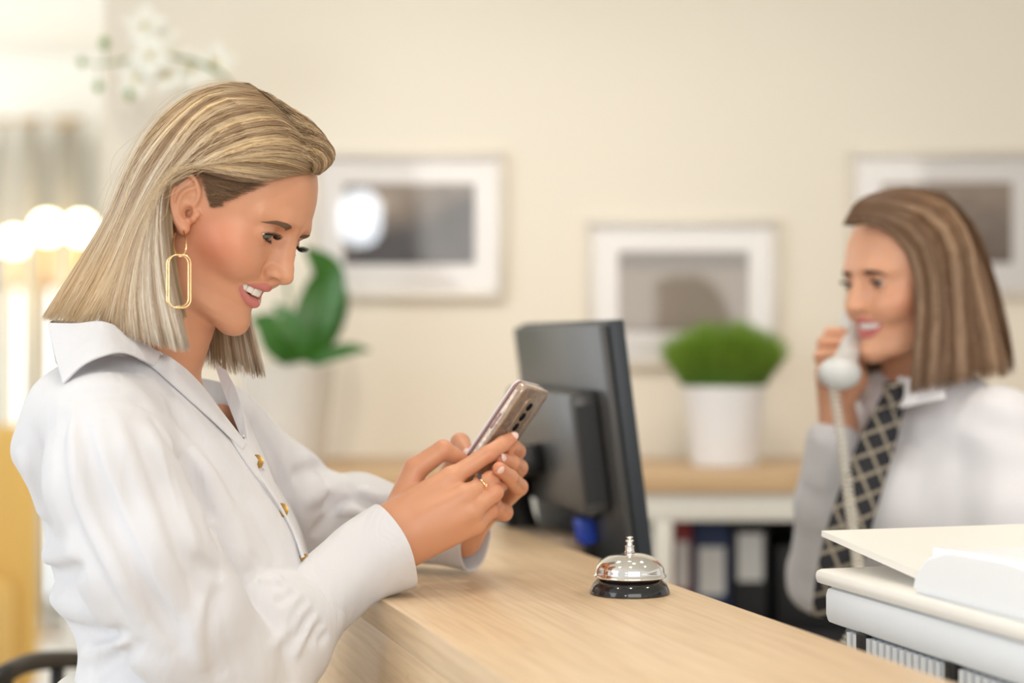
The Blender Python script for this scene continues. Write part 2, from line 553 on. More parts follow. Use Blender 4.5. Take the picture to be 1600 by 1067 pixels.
def print_mat(name, bands, nscale, col2, dist=3.0, diag=0.0):
    m = mat(name, (0.4, 0.33, 0.26), rough=0.7)
    nt = m.node_tree
    tc = nt.nodes.new('ShaderNodeTexCoord'); mp = nt.nodes.new('ShaderNodeMapping')
    mp.inputs['Rotation'].default_value = (0, diag, 0)
    nt.links.new(tc.outputs['Generated'], mp.inputs['Vector'])
    sx = nt.nodes.new('ShaderNodeSeparateXYZ'); nt.links.new(mp.outputs['Vector'], sx.inputs['Vector'])
    n = nt.nodes.new('ShaderNodeTexNoise'); n.inputs['Scale'].default_value = nscale; n.inputs['Distortion'].default_value = dist; n.inputs['Detail'].default_value = 4
    nt.links.new(mp.outputs['Vector'], n.inputs['Vector'])
    ad = nt.nodes.new('ShaderNodeMath'); ad.operation = 'MULTIPLY_ADD'; ad.inputs[1].default_value = 0.22; 
    nt.links.new(n.outputs['Fac'], ad.inputs[0]); nt.links.new(sx.outputs['Z'], ad.inputs[2])
    r = nt.nodes.new('ShaderNodeValToRGB')
    e = r.color_ramp.elements
    e[0].position, e[0].color = bands[0][0], (*bands[0][1], 1)
    e[1].position, e[1].color = bands[-1][0], (*bands[-1][1], 1)
    for p_, c in bands[1:-1]:
        k = e.new(p_); k.color = (*c, 1)
    nt.links.new(ad.outputs[0], r.inputs['Fac'])
    x = nt.nodes.new('ShaderNodeMix'); x.data_type = 'RGBA'; x.blend_type = 'MULTIPLY'; x.inputs['Factor'].default_value = 0.5
    r2 = nt.nodes.new('ShaderNodeValToRGB'); r2.color_ramp.elements[0].position = .35; r2.color_ramp.elements[0].color = (*col2, 1); r2.color_ramp.elements[1].position = .6
    nt.links.new(n.outputs['Fac'], r2.inputs['Fac'])
    nt.links.new(r.outputs['Color'], x.inputs['A']); nt.links.new(r2.outputs['Color'], x.inputs['B'])
    nt.links.new(x.outputs['Result'], bsdf(m).inputs['Base Color'])
    return m
def picture(x0, y0, label, pm):
    K = WALL_Y / FPX
    w, h = 302 * K, 230 * K
    cx, cz = (x0 + 151 - 800) * K, CAM_H - (y0 + 115 - 533.5) * K
    o = empty('framed_picture', (cx, WALL_Y - 0.028, cz)); tag(o, label, 'picture', 'framed pictures on the cream wall')
    fw = 0.017
    for nm, c, s in (('frame_rail', (0, 0, h / 2 - fw / 2), (w, 0.028, fw)), ('frame_rail', (0, 0, -h / 2 + fw / 2), (w, 0.028, fw)),
                     ('frame_rail', (-w / 2 + fw / 2, 0, 0), (fw, 0.028, h - 2 * fw - .0005)), ('frame_rail', (w / 2 - fw / 2, 0, 0), (fw, 0.028, h - 2 * fw - .0005))):
        mb = MB(); mb.box((c[0], c[1] + 0.014, c[2]), s, bev=0.003); auto_smooth(mb.build(nm, M['frame'], o))
    mb = MB(); mb.box((0, 0.020, 0), (w - 2 * fw - .001, 0.006, h - 2 * fw - .001)); mb.build('mount', M['mount'], o)
    iw, ih = 204 * K, 126 * K
    mb = MB(); mb.box((0.003, 0.0164, 0.004), (iw, 0.0010, ih)); mb.build('print', pm, o)
    mb = MB(); mb.box((0, 0.0085, 0), (w - 2 * fw - .001, 0.0016, h - 2 * fw - .001)); mb.build('glass_pane', M['glass'], o)
    return o
picture(487, 238, 'framed sepia print of a diagonal stair rail, hanging above the tall-leaved orchid', print_mat('print_a', [(0.10, (0.10, 0.09, 0.09)), (0.35, (0.30, 0.24, 0.19)), (0.55, (0.50, 0.41, 0.33)), (0.75, (0.33, 0.27, 0.22)), (1.0, (0.56, 0.46, 0.36))], 2.2, (0.4, 0.4, 0.42), 1.2, 0.7))
picture(914, 343, 'framed sepia landscape print hanging above the bushy green pot plant', print_mat('print_b', [(0.0, (0.30, 0.25, 0.21)), (0.3, (0.40, 0.34, 0.28)), (0.85, (0.38, 0.32, 0.26)), (0.93, (0.22, 0.18, 0.15)), (1.0, (0.24, 0.20, 0.17))], 9.0, (0.85, 0.84, 0.83)))
picture(1324, 236, 'framed brown print hanging on the wall behind the brown-haired receptionist', print_mat('print_c', [(0.0, (0.16, 0.11, 0.08)), (0.4, (0.26, 0.19, 0.14)), (0.6, (0.34, 0.26, 0.2)), (1.0, (0.40, 0.31, 0.24))], 3.5, (0.5, 0.5, 0.5), 2.0))

# ------------------------------------------------------------------ pot plants
def leaf_geo(base, ctrl, width, n=14, fold=0.25, side=None):
    """broad leaf: ctrl points of the midrib, width profile, slight V fold"""
    mid = np.array(catmull(ctrl, n))
    K = len(mid)
    t = np.gradient(mid, axis=0); t /= np.linalg.norm(t, axis=1, keepdims=True)
    sd = np.cross(t, np.asarray(side if side is not None else (0, -1, 0.2), float)); sd /= np.linalg.norm(sd, axis=1, keepdims=True) + 1e-9
    nm = np.cross(sd, t)
    u = np.linspace(0, 1, K)
    w = width * np.clip(np.sin(np.pi * np.clip(u * 0.97 + 0.03, 0, 1) ** 0.8), 0.02, None) ** 0.75
    cols = np.linspace(-1, 1, 7)
    v = np.stack([mid + sd * (w * c)[:, None] + nm * (w * fold * abs(c))[:, None] for c in cols], 1)
    top = v.reshape(-1, 3); th = 0.0012
    bot = (v - nm[:, None] * th).reshape(-1, 3)
    f = []
    m = len(cols)
    for i in range(K - 1):
        for j in range(m - 1):
            a = [i * m + j, i * m + j + 1, (i + 1) * m + j + 1, (i + 1) * m + j]
            f.append(a); f.append([q + K * m for q in a[::-1]])
    return np.concatenate([top, bot]), f

def pot(parent, r0, r1, h, m, wall=0.006):
    mb = MB()
    mb.lathe([(0.001, 0.0), (r0 * 0.93, 0.0), (r0, 0.004), (r1, h - 0.006), (r1 + 0.002, h - 0.002), (r1, h), (r1 - wall, h), (r1 - wall - .001, h - 0.01), (r1 * 0.93, h - 0.022), (0.001, h - 0.022)], n=64)
    o = mb.build('pot', m, parent); auto_smooth(o, 35)
    mb = MB(); mb.lathe([(r1 * 0.92, h - 0.021), (r1 * 0.7, h - 0.012), (0.001, h - 0.009)], n=32); mb.build('soil', M['soil'], parent)
M['pot_white'] = mat('white_glazed_pot', (0.82, 0.83, 0.86), rough=0.28, coat=0.2)
M['pot_grey'] = mat('grey_white_pot', (0.70, 0.68, 0.64), rough=0.25, coat=0.25)
M['soil'] = mat('bark_soil', (0.20, 0.12, 0.07), rough=0.9, noise=0.4, nscale=80)
M['leaf'] = mat('orchid_leaf', (0.036, 0.135, 0.014), rough=0.3, noise=0.25, nscale=12, spec=0.5)
M['grass'] = mat('grass_blade', (0.10, 0.22, 0.03), rough=0.5)
rng = np.random.RandomState(11)
PD = 3.86
gp = empty('potted_grass', tuple(P(1132, 0, PD)[:2]) + (TOP,)); tag(gp, 'bushy bright green grass plant in a plain white pot', 'plant')
pot(gp, 0.072, 0.091, 0.172, M['pot_white'])
paths = []; rad = []
for i in range(2600):
    a = rng.rand() * 2 * math.pi; r = 0.085 * math.sqrt(rng.rand())
    lean = 0.028 + 0.055 * (r / 0.085) ** 1.5
    hgt = 0.165 * (0.75 + 0.35 * rng.rand()) * (1 - 0.30 * (r / 0.085) ** 2)
    da = a + rng.randn() * 0.5
    ts = np.linspace(0, 1, 5)
    paths.append(np.stack([r * math.cos(a) + lean * 0.75 * math.cos(da) * ts ** 1.4, r * math.sin(a) + lean * 0.75 * math.sin(da) * ts ** 1.4, 0.152 + hgt * ts - 0.01 * ts ** 3], 1))
    rad.append(np.array([1.0, 1.2, 1.2, 0.9, 0.3]) * 0.0011)
v, q, sid, tt = strands_geo(np.array(paths), np.array(rad))
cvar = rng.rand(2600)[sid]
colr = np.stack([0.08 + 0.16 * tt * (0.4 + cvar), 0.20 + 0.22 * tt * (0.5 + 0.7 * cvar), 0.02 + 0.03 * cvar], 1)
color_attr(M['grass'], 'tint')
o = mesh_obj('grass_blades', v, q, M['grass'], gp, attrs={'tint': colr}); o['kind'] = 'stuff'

oc = empty('potted_orchid', tuple(P(449, 0, PD)[:2]) + (TOP,)); tag(oc, 'orchid with broad dark leaves and white flowers in a pale pot', 'plant')
ocp = np.array(oc.location)
pot(oc, 0.078, 0.102, 0.215, M['pot_grey'])
def OP(px, py, dd=0.0): return P(px, py, PD + dd) - ocp
leaves = [([OP(478, 566), OP(492, 500, .02), OP(512, 430, .02), OP(476, 386, .0)], .046), ([OP(470, 566, -.02), OP(462, 530, -.03), OP(448, 500, -.03), OP(428, 474, -.02)], .030),
          ([OP(455, 567, -.03), OP(435, 545, -.05), OP(418, 525, -.06), OP(402, 512, -.06)], .024), ([OP(485, 568, -.03), OP(520, 553, -.05), OP(550, 546, -.06), OP(580, 547, -.06)], .016),
          ([OP(480, 566, .03), OP(505, 520, .06), OP(525, 470, .08), OP(530, 430, .09)], .036), ([OP(465, 566, .03), OP(440, 525, .07), OP(415, 505, .1), OP(390, 500, .12)], .03)]
for c, w in leaves:
    v, f = leaf_geo(None, c, w)
    mesh_obj('leaf', v, f, M['leaf'], oc)
M['stem'] = mat('orchid_stem', (0.16, 0.24, 0.06), rough=0.5)
M['petal'] = mat('white_petal', (0.86, 0.85, 0.78), rough=0.55, sss=0.2, sss_s=0.01)
M['bud'] = mat('green_bud', (0.13, 0.28, 0.03), rough=0.45)
stem = [OP(462, 566), OP(452, 470, .04), OP(430, 330, .05), OP(400, 200, .03), OP(350, 120, 0), OP(280, 90, -.02), OP(210, 92, -.03), OP(165, 100, -.03), OP(128, 97, -.03)]
mb = MB(); mb.tube([tuple(p) for p in catmull(stem, 6)], [0.0034] * 37 + [0.0034 * (1 - i / 16) for i in range(12)], n=8); mb.build('flower_stem', M['stem'], oc, True)
for px, py, r in ((128, 97, .009), (163, 67, .011), (153, 136, .010), (203, 146, .011)):
    c = OP(px, py, -.03)
    mb = MB(); mb.lathe([(0.0005, -r * 1.3), (r * .7, -r * .7), (r, 0), (r * .75, r * .7), (0.0005, r * 1.2)], c=tuple(c), n=14); mb.build('bud', M['bud'], oc, True)
    near = min((np.array(p) for p in catmull(stem, 6)), key=lambda p: np.linalg.norm(p - c))
    mb = MB(); mb.tube([tuple(near), tuple((near + c) / 2 + V(0, 0, .004)), tuple(c)], 0.0016, n=6); mb.build('bud_stalk', M['stem'], oc, True)
def flower(px, py, dd, size, ang):
    c = OP(px, py, dd)
    for k in range(5):
        a = ang + 2 * math.pi * k / 5
        wd = size * (0.34 if k % 2 else 0.27)
        d = np.array([math.cos(a), -0.12, math.sin(a)])
        v, f = leaf_geo(None, [c, c + d * size * .4 + V(0, -.006, 0), c + d * size * .75 + V(0, -.004, 0), c + d * size + V(0, .004, 0)], wd, n=4, fold=-0.15, side=(0, -1, 0))
        mesh_obj('petal', v, f, M['petal'], oc)
    mb = MB(); mb.lathe([(0.0005, -.008), (.006, -.004), (.007, 0.002), (0.0005, .008)], c=tuple(c + V(0, -.012, 0)), n=12); mb.build('flower_lip', mat('orchid_lip', (0.72, 0.60, 0.25), rough=.5), oc, True)
for a in ((228, 42, -.02, .050, .3), (236, 88, -.05, .052, .9), (215, 124, -.03, .046, .1), (262, 118, -.02, .044, .5), (300, 108, .0, .052, .7), (338, 98, .02, .044, .2), (285, 140, .02, .04, 1.1), (250, 60, 0, .046, 1.4)):
    flower(*a)

# ------------------------------------------------------------------ monitor on the work desk, seen from behind
M['mon'] = mat('monitor_grey', (0.060, 0.060, 0.060), rough=0.33)
M['mon_edge'] = mat('monitor_edge', (0.030, 0.038, 0.048), rough=0.45)
nearp = V(0.114, 2.33, 0); farp = V(0.000, 2.78, 0)
mdir = (farp - nearp); MW = np.linalg.norm(mdir); mdir /= MW
mn = np.array([-mdir[1], mdir[0], 0.0])                 # backwards, towards the customer
if mn[0] > 0: mn = -mn
tilt = math.radians(7.5)
mup = np.array([0, 0, 1.0]) * math.cos(tilt) + mn * math.sin(tilt)
mback = mn * math.cos(tilt) - np.array([0, 0, 1.0]) * math.sin(tilt)
MT = 1.392; MH = 0.335
mtop = (nearp + farp) / 2 + V(0, 0, MT)                 # middle of the top edge, rear face
mc = mtop - mup * MH / 2
mon = empty('computer_monitor', (mc[0], mc[1], DESK)); tag(mon, 'dark grey flat computer monitor seen from behind, on a black arm', 'monitor')
mo = np.array(mon.location)
def mbox(name, a0, a1, u0, u1, b0, b1, m, parent=mon, bev=0.003):
    """a along the width (towards far), u up from the centre, b backwards from the rear face"""
    mb = MB(); mb.box(((a0 + a1) / 2, (b0 + b1) / 2, (u0 + u1) / 2), (a1 - a0, b1 - b0, u1 - u0), bev=bev)
    R = np.stack([mdir, mback, mup], 1)
    mb.v = [tuple(R @ np.array(p) + mc - mo) for p in mb.v]
    return auto_smooth(mb.build(name, m, parent))
mbox('rear_shell', -MW / 2 + .004, MW / 2 - .004, -MH / 2 + .004, MH / 2 - .004, -0.012, 0.0, M['mon'])
mbox('bezel', -MW / 2, MW / 2, -MH / 2, MH / 2, -0.034, -0.0125, M['mon_edge'], bev=0.004)
mbox('screen', -MW / 2 + .012, MW / 2 - .012, -MH / 2 + .016, MH / 2 - .012, -0.0352, -0.0342, M['black_gloss'], bev=0)
mbox('housing_bulge', -0.185, 0.17, -0.088, 0.078, 0.0005, 0.040, M['mon'], bev=0.010)
mbox('port_recess', -0.12, 0.05, -0.102, -0.0885, 0.0005, 0.012, M['black'], bev=0.001)
mbox('vent_strip', -0.1865, -0.1845, -0.07, 0.06, 0.006, 0.034, M['black'], bev=0.0)
def mpt(a, u, b): return np.stack([mdir, mback, mup], 1) @ np.array([a, b, u]) + mc - mo
def cyl(p0, p1, r, n=24):
    mb = MB(); mb.tube([tuple(p0), tuple(p1)], r, n=n); return mb
cyl(mpt(0.0, -0.02, 0.0405), mpt(0.0, -0.02, 0.078), 0.022).build('pivot', M['black'], mon, True)
armb = [mpt(0.0, -0.02, 0.072), mpt(0.07, -0.05, 0.066), mpt(0.15, -0.12, 0.045), mpt(0.20, -0.24, 0.012)]
foot = V(armb[-1][0], armb[-1][1], 0.012)
mb = MB(); mb.tube([tuple(p) for p in catmull(armb + [V(armb[-1][0], armb[-1][1], 0.03)], 5)], 0.026, n=12, flat=0.5); mb.build('arm', M['black'], mon, True)
mb = MB(); mb.box((0, 0, 0.0065), (0.10, 0.18, 0.012), bev=0.004, M=Matrix.Translation(Vector((foot[0] + .02, foot[1], 0))) @ Matrix.Rotation(C_RZ, 4, 'Z')); auto_smooth(mb.build('foot_plate', M['black'], mon))
M['blue_plug'] = mat('blue_plug', (0.015, 0.06, 0.45), rough=0.45)
pl = mbox('video_plug', -0.098, -0.058, -0.138, -0.1025, 0.001, 0.022, M['blue_plug'])
mb = MB(); mb.tube([tuple(p) for p in catmull([mpt(-0.078, -0.138, 0.011), mpt(-0.078, -0.20, 0.012), mpt(-0.076, -0.26, 0.010), V(*(mpt(-0.064, -0.3, 0.0)[:2]), 0.006)], 5)], 0.0042, n=8); mb.build('video_cable', M['black'], mon, True)

# file box behind the ledge, left of the monitor
tr = empty('file_box', tuple(L(0.60, 0.385, DESK + .0006)), C_RZ); tag(tr, 'dark file box with a tan lid behind the ledge, under the monitor', 'box')
mb = MB(); mb.box((0, 0, 0.155), (0.075, 0.17, 0.31), bev=.003); auto_smooth(mb.build('box_body', M['mon_edge'], tr))
mb = MB(); mb.box((0, 0, 0.3205), (0.079, 0.174, 0.02), bev=.003); auto_smooth(mb.build('lid', mat('tan_card', (.48, .36, .25), rough=.7), tr))
mb = MB(); mb.box((0.0, -0.0862, 0.22), (0.045, 0.002, 0.05)); mb.build('label', M['paper'], tr)

# ------------------------------------------------------------------ desk bell
bc = P(984, 926, 1.90); bc[2] = TOP
bell = empty('service_bell', tuple(bc)); tag(bell, 'polished chrome service bell with a black base on the oak ledge', 'bell')
mb = MB(); mb.lathe([(0.001, 0.0), (0.0425, 0.0), (0.0428, 0.002), (0.0395, 0.010), (0.0335, 0.0155), (0.030, 0.0165), (0.001, 0.0165)], n=72); auto_smooth(mb.build('base', M['black_gloss'], bell), 50)
prof = []
for i in range(26):
    a = math.pi / 2 * i / 25
    prof.append((0.0365 * math.cos(a) ** 0.85 if i < 25 else 0.0008, 0.0235 + 0.0195 * math.sin(a)))
dome = [(0.0345, 0.0176), (0.0378, 0.0174), (0.0388, 0.0184), (0.0388, 0.0196), (0.0372, 0.0210)] + prof
mb = MB(); mb.lathe(dome, n=96); auto_smooth(mb.build('dome', M['chrome'], bell), 60)
mb = MB(); mb.lathe([(0.001, 0.016), (0.006, 0.016), (0.006, 0.024), (0.001, 0.024)], n=20); mb.build('post', M['chrome'], bell, True)
mb = MB(); mb.lathe([(r_, 0.0431 + (z_ - 0.0521) * 0.80) for r_, z_ in [(0.0008, 0.0521), (0.0052, 0.0522), (0.0056, 0.0535), (0.0046, 0.0548), (0.0046, 0.0600), (0.0052, 0.0607), (0.0046, 0.0616), (0.0030, 0.0622), (0.0025, 0.0655), (0.0042, 0.0668), (0.0046, 0.0682), (0.0034, 0.0694), (0.0022, 0.0698), (0.0018, 0.0712), (0.0038, 0.0722), (0.0036, 0.0732), (0.0008, 0.0740)]], n=32)
auto_smooth(mb.build('striker', M['chrome'], bell), 60)

# ------------------------------------------------------------------ printer
pr = empty('office_printer', tuple(L(-0.46, 0.62, DESK)), C_RZ); tag(pr, 'white multifunction office printer with an open paper tray on top', 'printer')
def pbox(name, t0, t1, n0, n1, z0, z1, m, bev=0.008, parent=pr):
    mb = MB(); mb.box(((n0 + n1) / 2 - 0.62, (t0 + t1) / 2 + 0.30, (z0 + z1) / 2 - DESK), (n1 - n0, t1 - t0, z1 - z0), bev=bev)
    return auto_smooth(mb.build(name, m, parent))
M['vent'] = mat('vent_grey', (0.22, 0.26, 0.31), rough=0.6)
M['print_white'] = mat('printer_white', (0.90, 0.94, 0.98), rough=0.4)
M['print_cream'] = mat('printer_lid', (0.88, 0.86, 0.81), rough=0.4)
pbox('body', -0.55, -0.055, 0.452, 0.80, DESK + 0.012, 1.052, M['print_white'], 0.010)
for t in (-0.5, -0.1):
    for n in (0.48, 0.77):
        pbox('foot', t - .02, t + .02, n - .02, n + .02, DESK + 0.0005, DESK + 0.0118, M['black'], 0.002)
pbox('scanner_unit', -0.56, -0.020, 0.436, 0.81, 1.076, 1.116, M['print_white'], 0.010)
pbox('lid', -0.56, -0.012, 0.430, 0.81, 1.1165, 1.132, M['print_cream'], 0.006)
pbox('scanner_neck', -0.54, -0.05, 0.447, 0.79, 1.0525, 1.0758, M['vent'], 0.002)
for k in range(34):
    t = -0.07 - k * 0.0135
    pbox('vent_fin', t - .0035, t + .0035, 0.440, 0.4468, 1.054, 1.074, M['print_white'], 0.0)
for t in (-0.10, -0.27, -0.44):
    pbox('clip', t - .008, t + .008, 0.437, 0.446, 1.050, 1.078, M['black'], 0.001)
# document feeder: a hump with a rounded top towards the camera and a tray rising away from it
hump = [(-0.55, 1.1325), (-0.20, 1.1325), (-0.205, 1.150), (-0.225, 1.168), (-0.27, 1.180), (-0.36, 1.182), (-0.47, 1.176), (-0.53, 1.160), (-0.55, 1.145)]
mb = MB(); mb.prism([(t + 0.30, z - DESK) for t, z in hump], (0.438 - 0.62, 0, 0), (0, 1, 0), (0, 0, 1), (1, 0, 0), 0.355)
o = mb.build('document_feeder', M['print_white'], pr)
bmm = bmesh.new(); bmm.from_mesh(o.data); bmesh.ops.recalc_face_normals(bmm, faces=bmm.faces[:]); bmesh.ops.bevel(bmm, geom=bmm.edges[:], offset=0.004, segments=2, affect='EDGES'); bmm.to_mesh(o.data); bmm.free(); auto_smooth(o, 35)
tray = [(-0.235, 1.1610), (0.045, 1.1640), (0.048, 1.1668), (-0.235, 1.1690)]
tray = [(-0.195, 1.1400), (0.020, 1.1610), (0.020, 1.1670), (-0.20, 1.1480)]
mb = MB(); mb.prism([(t + 0.30, z - DESK) for t, z in tray], (0.455 - 0.62, 0, 0), (0, 1, 0), (0, 0, 1), (1, 0, 0), 0.30)
o = mb.build('paper_tray', M['print_cream'], pr)
bmm = bmesh.new(); bmm.from_mesh(o.data); bmesh.ops.recalc_face_normals(bmm, faces=bmm.faces[:]); bmm.to_mesh(o.data); bmm.free()
pbox('tray_guide', -0.19, -0.13, 0.50, 0.512, 1.148, 1.165, M['print_white'], 0.002)

# ------------------------------------------------------------------ lobby seen past the customer
def chair_legs(parent, w, dp, h, r, m):
    for sx in (-1, 1):
        for sy in (-1, 1):
            mb = MB(); mb.tube([(sx * w, sy * dp, 0.0), (sx * w * 0.92, sy * dp * 0.92, h)], [r * .8, r], n=10); mb.build('leg', m, parent, True)
M['yellow'] = mat('mustard_fabric', (0.82, 0.53, 0.16), rough=0.8, bump=0.2, bscale=400)
M['legwood'] = mat('dark_leg', (0.10, 0.06, 0.035), rough=0.5)
yc = empty('armchair', (-1.765, 5.0, 0), 0.04); tag(yc, 'mustard yellow upholstered armchair standing behind the customer', 'armchair')
def ybox(name, c, s, bev):
    bm = bmesh.new(); bmesh.ops.create_cube(bm, size=1.0); bmesh.ops.scale(bm, vec=s, verts=bm.verts)
    bmesh.ops.bevel(bm, geom=bm.edges[:], offset=bev, segments=4, affect='EDGES', profile=0.5); bmesh.ops.translate(bm, vec=c, verts=bm.verts)
    bm.verts.index_update(); o = mesh_obj(name, [v.co for v in bm.verts], [[v.index for v in f.verts] for f in bm.faces], M['yellow'], yc); bm.free(); return o
ybox('seat_cushion', (0, -0.02, 0.36), (0.42, 0.50, 0.18), 0.05)
ybox('backrest', (0.02, 0.30, 0.72), (0.70, 0.14, 0.80), 0.06)
ybox('armrest', (0.27, -0.04, 0.52), (0.12, 0.54, 0.34), 0.05); ybox('armrest', (-0.27, -0.04, 0.52), (0.12, 0.54, 0.34), 0.05)
chair_legs(yc, 0.28, 0.26, 0.28, 0.02, M['legwood'])

bcx = P(10, 1050, 2.75)
bch = empty('bentwood_chair', (bcx[0] - 0.02, bcx[1], 0), 0.0); tag(bch, 'black chair with a curved bentwood top rail close behind the customer', 'chair')
arc = [P(-95, 1085, 2.55), P(-40, 1080, 2.48), P(8, 1052, 2.5), P(45, 1036, 2.62), P(90, 1031, 2.72), P(128, 1032, 2.8), P(160, 1045, 2.86)]
base = np.array(bch.location)
mb = MB(); mb.tube([tuple(p - base) for p in catmull(arc, 5)], 0.014, n=12); mb.build('top_rail', M['black'], bch, True)
seat_c = (arc[0] + arc[-1]) / 2 - base
mb = MB(); mb.lathe([(0.001, 0.43), (0.19, 0.43), (0.2, 0.44), (0.2, 0.455), (0.19, 0.465), (0.001, 0.465)], c=(seat_c[0], seat_c[1], 0), n=40); auto_smooth(mb.build('seat', M['black'], bch))
for p in (arc[0], arc[2], arc[4], arc[6]):
    e = p - base; d = e - seat_c
    s0 = np.array([seat_c[0] + d[0] * .8, seat_c[1] + d[1] * .8, 0.44])
    mb = MB(); mb.tube([tuple(s0), tuple(e)], 0.011, n=10); mb.build('back_post', M['black'], bch, True)
for a in range(4):
    an = math.pi / 4 + a * math.pi / 2
    mb = MB(); mb.tube([(seat_c[0] + .16 * math.cos(an), seat_c[1] + .16 * math.sin(an), 0.435), (seat_c[0] + .21 * math.cos(an), seat_c[1] + .21 * math.sin(an), 0.0)], [.015, .011], n=10); mb.build('leg', M['black'], bch, True)

# far lobby wall: tall pale window strips, slim dark mullions, three glowing wall lamps
M['batten'] = mat('warm_white_batten', (0.88, 0.82, 0.70), rough=0.6)
M['mullion'] = mat('grey_mullion', (0.58, 0.57, 0.54), rough=0.5)
M['lampglow'] = mat('lamp_glow', (1, 0.85, 0.6), emit=(1.0, 0.82, 0.52), estr=9.0)
M['window_glow'] = mat('window_daylight_pane', (0.8, 0.9, 1.0), rough=0.1, emit=(0.86, 0.94, 1.0), estr=1.6)
def lob(px0, px1, py0, py1, d, name, m, thick=0.05, parent=None, bev=0.0):
    a, b = P(px0, py0, d), P(px1, py1, d)
    mb = MB(); mb.box((0, 0, 0), (abs(b[0] - a[0]), thick, abs(a[2] - b[2])), bev=bev)
    o = mb.build(name, m, parent); o.location = ((a[0] + b[0]) / 2, d + thick / 2, (a[2] + b[2]) / 2)
    return o
# glazed lobby front: lit panes between grey mullions
win = empty('window_1', (P(60, 0, 8.9)[0], 8.93, 0)); tag(win, kind='structure')
def wpane(x0, x1, z0, z1, name, m, y=8.9, th=0.03):
    a, b = P(x0, 0, 8.9)[0], P(x1, 0, 8.9)[0]
    mb = MB(); mb.box(((a + b) / 2 - win.location[0], y - win.location[1], (z0 + z1) / 2), (b - a, th, z1 - z0)); return mb.build(name, m, win)
for x0, x1 in ((-160, -92), (-80, -14), (-2, 64), (78, 132)):
    wpane(x0, x1, 0.1, 1.62, 'window_pane', M['window_glow'])
for x in (-170, -92, -14, 64, 132):
    wpane(x, x + 13, 0.0, 2.35, 'window_mullion', M['mullion'], 8.885, 0.05)
wpane(-170, 145, 1.62, 1.68, 'window_transom', M['mullion'], 8.885, 0.05)
for k, (x0, x1) in enumerate(((-60, -25), (-6, 14), (30, 60), (84, 124))):
    cu = empty('window_curtain', (P((x0 + x1) / 2, 0, 8.7)[0], 8.72, 0)); tag(cu, ['pale curtain hanging furthest from the cream wall', 'narrow pale curtain beside the first lobby lamp', 'pale curtain between two lobby lamps', 'wide pale curtain nearest the cream wall'][k], 'curtain', 'pale lobby curtains')
    w = P(x1, 0, 8.7)[0] - P(x0, 0, 8.7)[0]; nf = 40
    pts = [(w * (i / nf - .5), 0.03 * math.sin(i * 1.25)) for i in range(nf + 1)]
    vs = [(x, y, z) for z in (0.004, 2.42) for x, y in pts] + [(x, y + .006, z) for z in (0.004, 2.42) for x, y in pts]
    n = nf + 1; fs = []
    for i in range(nf):
        fs += [[i, i + 1, n + i + 1, n + i], [2 * n + i + 1, 2 * n + i, 3 * n + i, 3 * n + i + 1], [i, 2 * n + i, 2 * n + i + 1, i + 1], [n + i, n + i + 1, 3 * n + i + 1, 3 * n + i]]
    fs += [[0, n, 3 * n, 2 * n], [nf, 2 * n + nf, 3 * n + nf, n + nf]]
    mesh_obj('cloth', vs, fs, M['batten'], cu)
    mb = MB(); mb.tube([(-w / 2 - .004, 0, 2.44), (w / 2 + .004, 0, 2.44)], .014, n=10); mb.build('curtain_rod', M['brass'], cu, True)
for k, (px, py, r) in enumerate(((22, 378, .058), (74, 356, .066), (126, 357, .066))):
    c = P(px, py, 8.35)
    lp = empty('globe_lamp', (c[0], c[1], 0)); tag(lp, ['glowing globe floor lamp furthest from the cream wall', 'glowing globe floor lamp in the middle of three', 'glowing globe floor lamp nearest the cream wall'][k], 'lamp', 'glowing globe lamps in the lobby')
    mb = MB(); mb.lathe([(max(.0008, r * math.cos(a)), c[2] + r * math.sin(a)) for a in np.linspace(-math.pi / 2, math.pi / 2, 14)], n=24); mb.build('globe', M['lampglow'], lp, True)
    mb = MB(); mb.tube([(0, 0, 0.02), (0, 0, c[2] - r * .96)], .010, n=10); mb.build('pole', M['brass'], lp, True)
    mb = MB(); mb.lathe([(.001, 0), (.066, 0), (.066, .012), (.015, .022), (.001, .022)], n=28); auto_smooth(mb.build('base', M['brass'], lp))

# ------------------------------------------------------------------ ceiling downlights
M['dl_glow'] = mat('downlight_glow', (1, .9, .75), emit=(1.0, 0.86, 0.66), estr=14.0)
M['dl_ring'] = mat('downlight_ring', (.8, .8, .8), rough=.4)
def downlight(x, y, power, label, spot=None, blend=.8, tgt=None):
    z = 2.80
    o = empty('ceiling_downlight', (x, y, z)); tag(o, label, 'downlight', 'round ceiling downlights')
    mb = MB(); mb.lathe([(.045, -.001), (.062, -.001), (.064, -.006), (.058, -.012), (.045, -.012), (.045, -.001)], n=32); auto_smooth(mb.build('trim_ring', M['dl_ring'], o))
    mb = MB(); mb.lathe([(.001, -.004), (.0445, -.004), (.0445, -.002), (.001, -.002)], n=32); mb.build('lens', M['dl_glow'], o)
    d = bpy.data.lights.new('downlight_beam', 'SPOT'); d.energy = power; d.color = (1.0, .935, .83); d.spot_size = math.radians(spot or 110); d.spot_blend = blend; d.shadow_soft_size = .05
    lo = bpy.data.objects.new('downlight_beam', d); COL.objects.link(lo); lo.parent = o; lo.location = (0, 0, -.03)
    if tgt: lo.rotation_euler = (Vector(tgt) - Vector((x, y, z - .03))).to_track_quat('-Z', 'Y').to_euler()
for x, nm in ((-0.45, 'by the orchid'), (0.15, 'by the middle picture'), (0.75, 'by the bushy plant')):
    downlight(x, 2.50, 22 if x < .5 else 12, 'wall-washing ceiling downlight ' + nm, 64, 1.0, (x, 4.15, 1.32))
